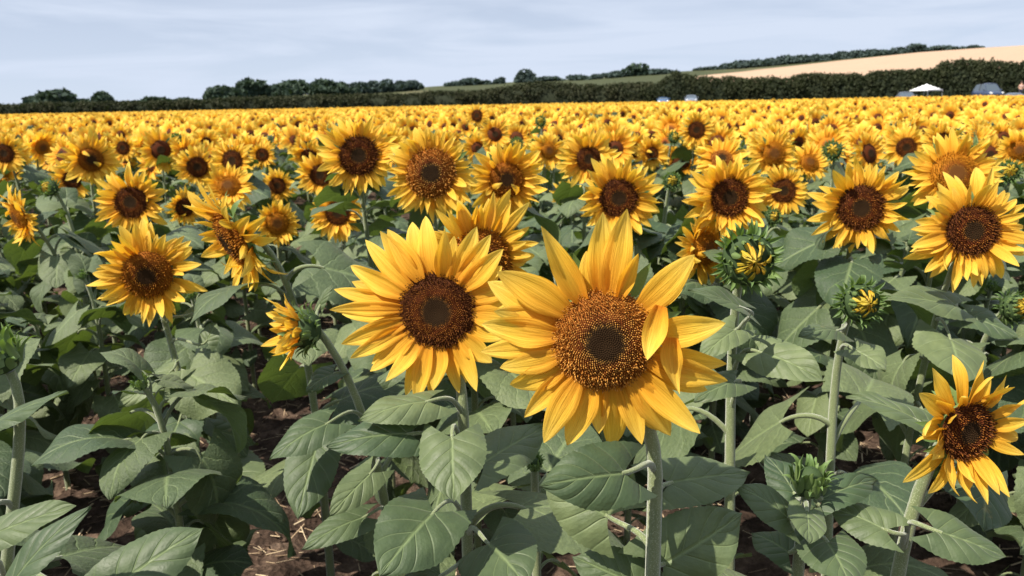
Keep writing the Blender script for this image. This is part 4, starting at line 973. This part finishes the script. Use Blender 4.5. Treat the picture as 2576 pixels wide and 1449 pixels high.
# ------------------------------------------------------------ the rest of the field: one mass nobody could count
def template(lod, i):
    rg = random.Random(900 + i); mb = MB(); head = MB(); r = (0.052, 0.044, 0.038)[lod]; D = rg.uniform(0.25, 0.31)
    if i % 10 == 7:
        bm = MB(); bm.v = list(BUDM.v); bm.f = list(BUDM.f); bm.a = list(BUDM.a); bm.m = list(BUDM.m); bm.n = BUDM.n; v_, f_, a_, m_ = bm.tri()
        if lod: v_, f_, a_ = np.array([[-.9, -.9, 0], [.9, -.9, 0], [1.1, .5, 0], [0, 1.2, 0], [-1.1, .5, 0], [0, 0, .5]]), np.array([[0, 1, 5], [1, 2, 5], [2, 3, 5], [3, 4, 5], [4, 0, 5]]), np.full((6, 3), .3); m_ = np.zeros(5, int)
        head.add(v_ * 0.045, f_, a_, 2)
    elif lod == 0: petal_ring_mb(head, r, D, 20, rg, n=4, m=3, mat=0); disc_mb(r, 0, 0.3, 2, m=1, mb=head)
    elif lod == 1: petal_ring_mb(head, r, D, 14, rg, n=3, m=2, mat=0, mw=1.2); disc_mb(r, 0, 0.3, 3, m=1, mb=head)
    else: petal_ring_mb(head, r, D * 1.05, 10, rg, n=3, m=2, mat=0, mw=1.3); disc_mb(r * 0.95, 0, 0.3, 3, m=1, mb=head)
    bk = [[r * 1.1 * math.cos(a), r * 1.1 * math.sin(a), -0.012] for a in np.linspace(0, 6.28, 7)[:-1]] + [[0, 0, -0.04]]
    head.add(bk, [[k, (k + 1) % 6, 6] for k in range(6)], np.full((7, 3), .4), 2)
    X, Y, Z = frame(nv(0, rg.gauss(10, 16))); V, F, A, Mi = head.tri()
    V = V[:, 0:1] * X + V[:, 1:2] * Y + V[:, 2:3] * Z + np.array([0, -0.05, 0.0])
    mb.add(V, F, A, 0); mb.m[-1] = Mi
    if lod <= 1:
        ya = rg.uniform(0, 6)
        for q in range(6 if lod == 0 else 3):
            b = LEAF_LO_MESH[rg.randrange(8)]; v, f, a, mm = b.tri() if lod == 0 else LEAF_TINY[rg.randrange(4)].tri(); ya += 2.4; L_ = rg.uniform(.15, .21); c, s_ = math.cos(ya) * L_, math.sin(ya) * L_
            v = np.stack([v[:, 0] * c - v[:, 1] * s_, v[:, 0] * s_ + v[:, 1] * c, v[:, 2] * L_ - 0.14 - 0.08 * q], 1); mb.add(v, f, a, 2); mb.m[-1] = mb.m[-1] * 0 + 2
    else:
        t = MB(); t.add([[-.13, 0, -.15], [.13, 0, -.15], [0, .13, -.22], [0, -.13, -.2]], [[0, 3, 1], [0, 1, 2]], np.full((4, 3), .5)); v, f, a, mm = t.tri(); mb.add(v, f, a, 2)
    return mb
LEAF_TINY = []
for i in range(4):
    t = MB(); blade_mb(t, (0.4, 0, 0.2), (1.2, 0.1, -0.2 - 0.15 * i), (0, 1, 0), 0.85, n=5, m=3, serr=False, seed=i + 3); LEAF_TINY.append(t)
rest = np.ones(len(pts), bool); rest[idx] = False; rp = pts[rest]; rz = zc[rest]
dd = np.hypot(rp[:, 0], rp[:, 1])
big = MB()
for lod, (d0, d1) in enumerate(((0, 24), (24, 55), (55, 400))):
    sel = (dd >= d0) & (dd < d1)
    for i in range(8):
        s2 = np.where(sel)[0][i::8]
        if len(s2) == 0: continue
        V, F, A, Mi = template(lod, i + lod * 10).tri(); N = len(s2)
        ya = rgC.normal(0, 0.6, N); sc = rgC.uniform(0.85, 1.15, N); c, s_ = np.cos(ya) * sc, np.sin(ya) * sc
        X = V[None, :, 0] * c[:, None] - V[None, :, 1] * s_[:, None] + rp[s2, 0][:, None]
        Y = V[None, :, 0] * s_[:, None] + V[None, :, 1] * c[:, None] + rp[s2, 1][:, None]
        Z = V[None, :, 2] * sc[:, None] + rz[s2][:, None]
        Fa = (F[None] + (np.arange(N) * len(V))[:, None, None]).reshape(-1, 3)
        Aa = np.repeat(A[None], N, 0).copy(); Aa[:, :, 2] = (Aa[:, :, 2] + rgC.uniform(0, 1, N)[:, None]) % 1.0 if lod < 9 else 0
        big.add(np.stack([X, Y, Z], -1).reshape(-1, 3), Fa, Aa.reshape(-1, 3)); big.m[-1] = np.tile(Mi, N)
tag(obj('sunflower_field', big.mesh('sunflower_field', [M_PETAL_FAR, M_DISC_DARK, M_LEAF_LO])), 'distant carpet of yellow sunflowers reaching back to the hedge', 'sunflower field', kind='stuff')

# ------------------------------------------------------------ straw and clods on the soil
rg = np.random.RandomState(8); mb = MB(); N = 9000
x = rg.uniform(-3.2, 3.2, N); y = 0.9 + 4.6 * rg.uniform(0, 1, N)**1.3; a = rg.uniform(0, 6.28, N); L_ = rg.uniform(0.006, 0.045, N); ww = rg.uniform(0.0008, 0.0022, N)
z = ground_h(x, y) + rg.uniform(0.004, 0.012, N); tz = rg.normal(0, 0.18, N)
dx, dy = np.cos(a), np.sin(a)
P0 = np.stack([x - dx * L_, y - dy * L_, z - tz * L_], 1); P1 = np.stack([x + dx * L_, y + dy * L_, z + tz * L_ + 0.002], 1); S = np.stack([-dy * ww, dx * ww, ww], 1); U = np.stack([dy * ww, -dx * ww, ww * 0.6], 1)
V = np.stack([P0 + S, P0 + U, P0 - S * [1, 1, 1], P1 + S, P1 + U, P1 - S], 1)
f = np.array([[0, 1, 4, 3], [1, 2, 5, 4], [2, 0, 3, 5]]); A = np.zeros((N, 6, 3)); A[:, :, 2] = rg.uniform(0, 1, N)[:, None]
mb.add(V.reshape(-1, 3), (f[None] + (np.arange(N) * 6)[:, None, None]).reshape(-1, 4), A.reshape(-1, 3))
g = NT('straw'); v_, u_, s_, r_ = g.attr()
tag(obj('straw', mb.mesh('straw', g.finish(g.ramp(r_, [(0, (0.20, 0.13, 0.08)), (0.5, (0.42, 0.31, 0.2)), (1, (0.62, 0.5, 0.34))]), 0.8, 0.2))), 'dry straw bits scattered over the brown soil', 'straw', kind='stuff')
mb = MB(); N = 5000; x = rg.uniform(-3.2, 3.2, N); y = 0.9 + 4.6 * rg.uniform(0, 1, N)**1.3; s2 = rg.uniform(0.003, 0.012, N) * (1 + 1.2 * (rg.uniform(0, 1, N) > 0.93)); z = ground_h(x, y) + s2 * 0.3
o8 = np.array([[1, 0, 0], [0.3, .9, 0], [-.8, .5, 0], [-.7, -.6, 0], [.4, -.9, 0], [0, 0, .8], [.1, .1, -.7]]); V = np.stack([x, y, z], 1)[:, None, :] + (o8[None] * rg.uniform(0.7, 1.3, (N, 7, 1))) * s2[:, None, None]
f = np.array([[k, (k + 1) % 5, 5] for k in range(5)]); mb.add(V.reshape(-1, 3), (f[None] + (np.arange(N) * 7)[:, None, None]).reshape(-1, 3))
tag(obj('soil_clods', mb.mesh('clods', bpy.data.materials['soil'], smooth=False)), 'crumbs and clods of dry brown soil', 'soil', kind='stuff')

# ------------------------------------------------------------ cars, canopy and person by the hedge
M_TYRE = mat_plain('tyre', (0.02, 0.02, 0.02), 0.8, 0.2); M_RIM = mat_plain('rim', (0.5, 0.5, 0.52), 0.3, 0.5, 0.8); M_GLASS = mat_plain('car_glass', (0.05, 0.07, 0.09), 0.08, 0.9)
M_LAMP = mat_plain('lamp_glass', (0.85, 0.85, 0.82), 0.15, 0.8); M_BLACK = mat_plain('black_trim', (0.03, 0.03, 0.03), 0.5, 0.4)
def smooth_body(name, secs, mat, parent):
    mb = MB(); n = len(secs[0]); mb.add(np.concatenate([np.array(s_) for s_ in secs]), grid_faces(len(secs), n)); 
    for s_, rev in ((0, 0), (len(secs) - 1, 1)):
        c = np.mean(secs[s_], axis=0); v = np.vstack([secs[s_], c]); mb.add(v, [[i, i + 1, n] for i in range(n - 1)])
    return obj(name, mb.mesh(name, mat), parent)
def car(label, x, y, dist, yaw, paint, cat='car', tall=0.0):
    p = az_ray(x, y, dist); root = empty('parked_car', (p[0], p[1], float(rise(p[0], p[1])) - 0.02), label, cat); root.rotation_euler = (0, 0, yaw)
    L, W = 4.1, 1.72
    def sec(px_, zt, zb, w1, w2):
        return [(px_, -w1 / 2 * .94, zb), (px_, -w1 / 2, zb + .15), (px_, -w1 / 2 * 1.0, zt * .75 + zb * .25), (px_, -w2 / 2, zt), (px_, 0, zt + .03), (px_, w2 / 2, zt), (px_, w1 / 2, zt * .75 + zb * .25), (px_, w1 / 2, zb + .15), (px_, w1 / 2 * .94, zb)]
    smooth_body('body', [sec(-2.05, .78, .35, 1.45, 1.3), sec(-1.95, .92, .25, 1.62, 1.45), sec(-1.2, .98, .22, W, 1.56), sec(.4, .98, .22, W, 1.56), sec(1.2, .92, .22, W, 1.5), sec(1.85, .78, .25, 1.6, 1.35), sec(2.05, .6, .32, 1.35, 1.2)], paint, root)
    t = 1.47 + tall
    smooth_body('roof', [[(-1.45, -.56, t - .1), (-1.45, 0, t - .05), (-1.45, .56, t - .1)], [(-1.1, -.6, t - .03), (-1.1, 0, t + .02), (-1.1, .6, t - .03)], [(0, -.6, t), (0, 0, t + .04), (0, .6, t)], [(.35, -.58, t - .08), (.35, 0, t - .03), (.35, .58, t - .08)]], paint, root)
    def quad(nm, q, mat): mb = MB(); mb.add(q, [[0, 1, 2, 3]]); mb.add(np.array(q) * [.97, .97, 1] - [0, 0, .02], [[3, 2, 1, 0]]); return obj(nm, mb.mesh(nm, mat), root)
    quad('windscreen', [(1.15, -.72, .94), (1.15, .72, .94), (.38, .56, t - .09), (.38, -.56, t - .09)], M_GLASS)
    quad('rear_window', [(-1.98, -.68, .96), (-1.98, .68, .96), (-1.46, .55, t - .11), (-1.46, -.55, t - .11)], M_GLASS)
    for s_ in (-1, 1):
        quad('side_window', [(1.08, s_ * .77, .97), (.36, s_ * .60, t - .08), (-.32, s_ * .62, t - .04), (-.32, s_ * .78, .98)], M_GLASS)
        quad('side_window', [(-.40, s_ * .78, .98), (-.40, s_ * .62, t - .04), (-1.4, s_ * .60, t - .11), (-1.85, s_ * .74, .97)], M_GLASS)
        mb = MB(); tube(mb, np.array([(.36, s_ * .60, t - .07), (1.12, s_ * .755, .95)]), .03, 5); obj('pillar', mb.mesh('pillar', paint), root)
        mb = MB(); tube(mb, np.array([(-.36, s_ * .63, t - .03), (-.36, s_ * .79, .97)]), .04, 5); obj('pillar', mb.mesh('pillar', M_BLACK), root)
        mb = MB(); tube(mb, np.array([(1.9, s_ * .50, .66), (1.98, s_ * .56, .66), (1.8, s_ * .74, .72)]), [.07, .09, .05], 8); obj('headlight', mb.mesh('headlight', M_LAMP), root)
        mb = MB(); tube(mb, np.array([(.9, s_ * .86, 1.0), (.88, s_ * .98, 1.02)]), [.05, .08], 6); obj('wing_mirror', mb.mesh('wing_mirror', paint), root)
        for wx in (-1.25, 1.3):
            mb = MB(); tube(mb, np.array([(wx, s_ * .66, .31), (wx, s_ * .86, .31)]), .31, 20); wh = obj('wheel', mb.mesh('wheel', M_TYRE), root)
            mb = MB(); tube(mb, np.array([(wx, s_ * .80, .31), (wx, s_ * .875, .31)]), .19, 14); obj('rim', mb.mesh('rim', M_RIM), wh)
    return root
P_BLUE = mat_plain('paint_dark_blue', (0.035, 0.05, 0.10), 0.2, 0.6); P_SKY = mat_plain('paint_blue', (0.04, 0.10, 0.22), 0.2, 0.6); P_GREY = mat_plain('paint_grey', (0.07, 0.08, 0.10), 0.25, 0.6); P_SILVER = mat_plain('paint_silver', (0.14, 0.17, 0.22), 0.25, 0.6)
car('dark blue car parked at the hedge right of the white canopy', 2486, 225, 103, R(-94), P_BLUE, tall=.25)
car('silver blue car at the hedge, only its roof above the flowers, right of centre', 1738, 252, 117, R(-100), P_SILVER, tall=-.12)
car('bright blue car, just a sliver of roof above the flowers, leftmost car', 1668, 254, 119, R(-100), P_SKY, tall=-.25)
car('grey car half sunk behind the flowers left of the white canopy', 2278, 236, 93, R(-110), P_GREY, tall=-.08)
car('dark silver car almost hidden behind the flowers left of the person', 2550, 241, 91, R(-110), P_SILVER, tall=-.2)
def canopy():
    p = az_ray(2330, 225, 100); root = empty('canopy_tent', (p[0], p[1], float(rise(p[0], p[1]))), 'white pitched canopy tent standing at the hedge, left of the dark blue car', 'tent'); root.rotation_euler = (0, 0, R(24)); root.scale = (.7, .7, .7)
    M_C = mat_plain('canopy_cloth', (0.82, 0.82, 0.84), 0.7, 0.2); M_P = mat_plain('canopy_pole', (0.6, 0.6, 0.62), 0.4, 0.5, 0.6)
    s_ = 1.65; mb = MB(); V = []; nn = 9
    for i in range(nn):
        for j in range(nn):
            u, v = -1 + 2 * i / (nn - 1), -1 + 2 * j / (nn - 1); m = max(abs(u), abs(v)); V.append((u * s_, v * s_, 1.72 + 0.95 * (1 - m)**1.15 * 0.9 - 0.05 * (abs(u * v))))
    mb.add(V, grid_faces(nn, nn)); obj('roof', mb.mesh('roof', M_C), root)
    mb = MB()
    for (a, b) in (((-1, -1), (1, -1)), ((1, -1), (1, 1)), ((1, 1), (-1, 1)), ((-1, 1), (-1, -1))):
        q = np.array([[a[0] * s_, a[1] * s_, 1.66], [b[0] * s_, b[1] * s_, 1.66], [b[0] * s_, b[1] * s_, 1.50], [a[0] * s_, a[1] * s_, 1.50]]) * [1.01, 1.01, 1]; mb.add(q, [[0, 1, 2, 3]])
    obj('valance', mb.mesh('valance', M_C), root)
    for a in (-1, 1):
        for b in (-1, 1): mb = MB(); tube(mb, np.array([(a * s_, b * s_, 0), (a * s_, b * s_, 1.66)]), .025, 6); obj('leg', mb.mesh('leg', M_P), root)
canopy()
def person():
    p = az_ray(2567, 235, 98); root = empty('person', (p[0], p[1], float(rise(p[0], p[1]))), 'person in a pale pink top standing by the cars at the right edge', 'person')
    pts_ = {'pel': (0, 0, .95, .13), 'wst': (0, 0, 1.1, .12), 'chs': (0, 0, 1.32, .145), 'nck': (0, 0, 1.5, .055), 'hd1': (0, -.01, 1.60, .085), 'hd2': (0, 0, 1.70, .09), 'hd3': (0, 0, 1.76, .06),
            'shL': (-.18, 0, 1.42, .06), 'elL': (-.26, 0, 1.15, .042), 'haL': (-.22, -.16, .98, .035), 'shR': (.18, 0, 1.42, .06), 'elR': (.27, -.03, 1.15, .042), 'haR': (.2, -.2, 1.05, .035),
            'hpL': (-.1, 0, .88, .095), 'knL': (-.11, -.02, .5, .06), 'anL': (-.11, 0, .09, .042), 'toL': (-.12, -.16, .04, .035), 'hpR': (.1, 0, .88, .095), 'knR': (.12, -.02, .5, .06), 'anR': (.13, 0, .09, .042), 'toR': (.14, -.16, .04, .035)}
    ed = 'pel-wst wst-chs chs-nck nck-hd1 hd1-hd2 hd2-hd3 chs-shL shL-elL elL-haL chs-shR shR-elR elR-haR pel-hpL hpL-knL knL-anL anL-toL pel-hpR hpR-knR knR-anR anR-toR'.split()
    def skin(nm, keys, mat, grow=0.0, parent=root):
        ks = list(keys); me = bpy.data.meshes.new(nm); es = [(ks.index(a), ks.index(b)) for a, b in (e.split('-') for e in ed) if a in ks and b in ks]
        me.from_pydata([pts_[k][:3] for k in ks], es, []); me.materials.append(mat); o = obj(nm, me, parent)
        o.modifiers.new('skin', 'SKIN'); o.modifiers.new('sub', 'SUBSURF').levels = 1
        for i, k in enumerate(ks):
            r_ = pts_[k][3] + grow; me.skin_vertices[0].data[i].radius = (r_, r_ * .85)
        me.skin_vertices[0].data[0].use_root = True; o.modifiers['sub'].render_levels = 1
        return o
    b = skin('body', pts_.keys(), mat_plain('skin', (0.55, 0.33, 0.24), 0.6, 0.3))
    skin('top', ['wst', 'chs', 'shL', 'shR'], mat_plain('pink_cloth', (0.62, 0.45, 0.42), 0.8, 0.2), 0.03)
    skin('trousers', ['pel', 'hpL', 'knL', 'anL', 'hpR', 'knR', 'anR'], mat_plain('dark_cloth', (0.06, 0.06, 0.08), 0.8, 0.2), 0.02)
    hm = MB(); u = np.linspace(0, np.pi * .62, 7); t = np.linspace(0, 2 * np.pi, 13)
    hm.add([(0.1 * math.sin(a) * math.cos(c_), 0.015 + 0.11 * math.sin(a) * math.sin(c_), 1.70 + 0.125 * math.cos(a)) for a in u for c_ in t], grid_faces(7, 13)); obj('hair', hm.mesh('hair', mat_plain('hair_brown', (0.05, 0.03, 0.02), 0.7, 0.3)), root)
person()
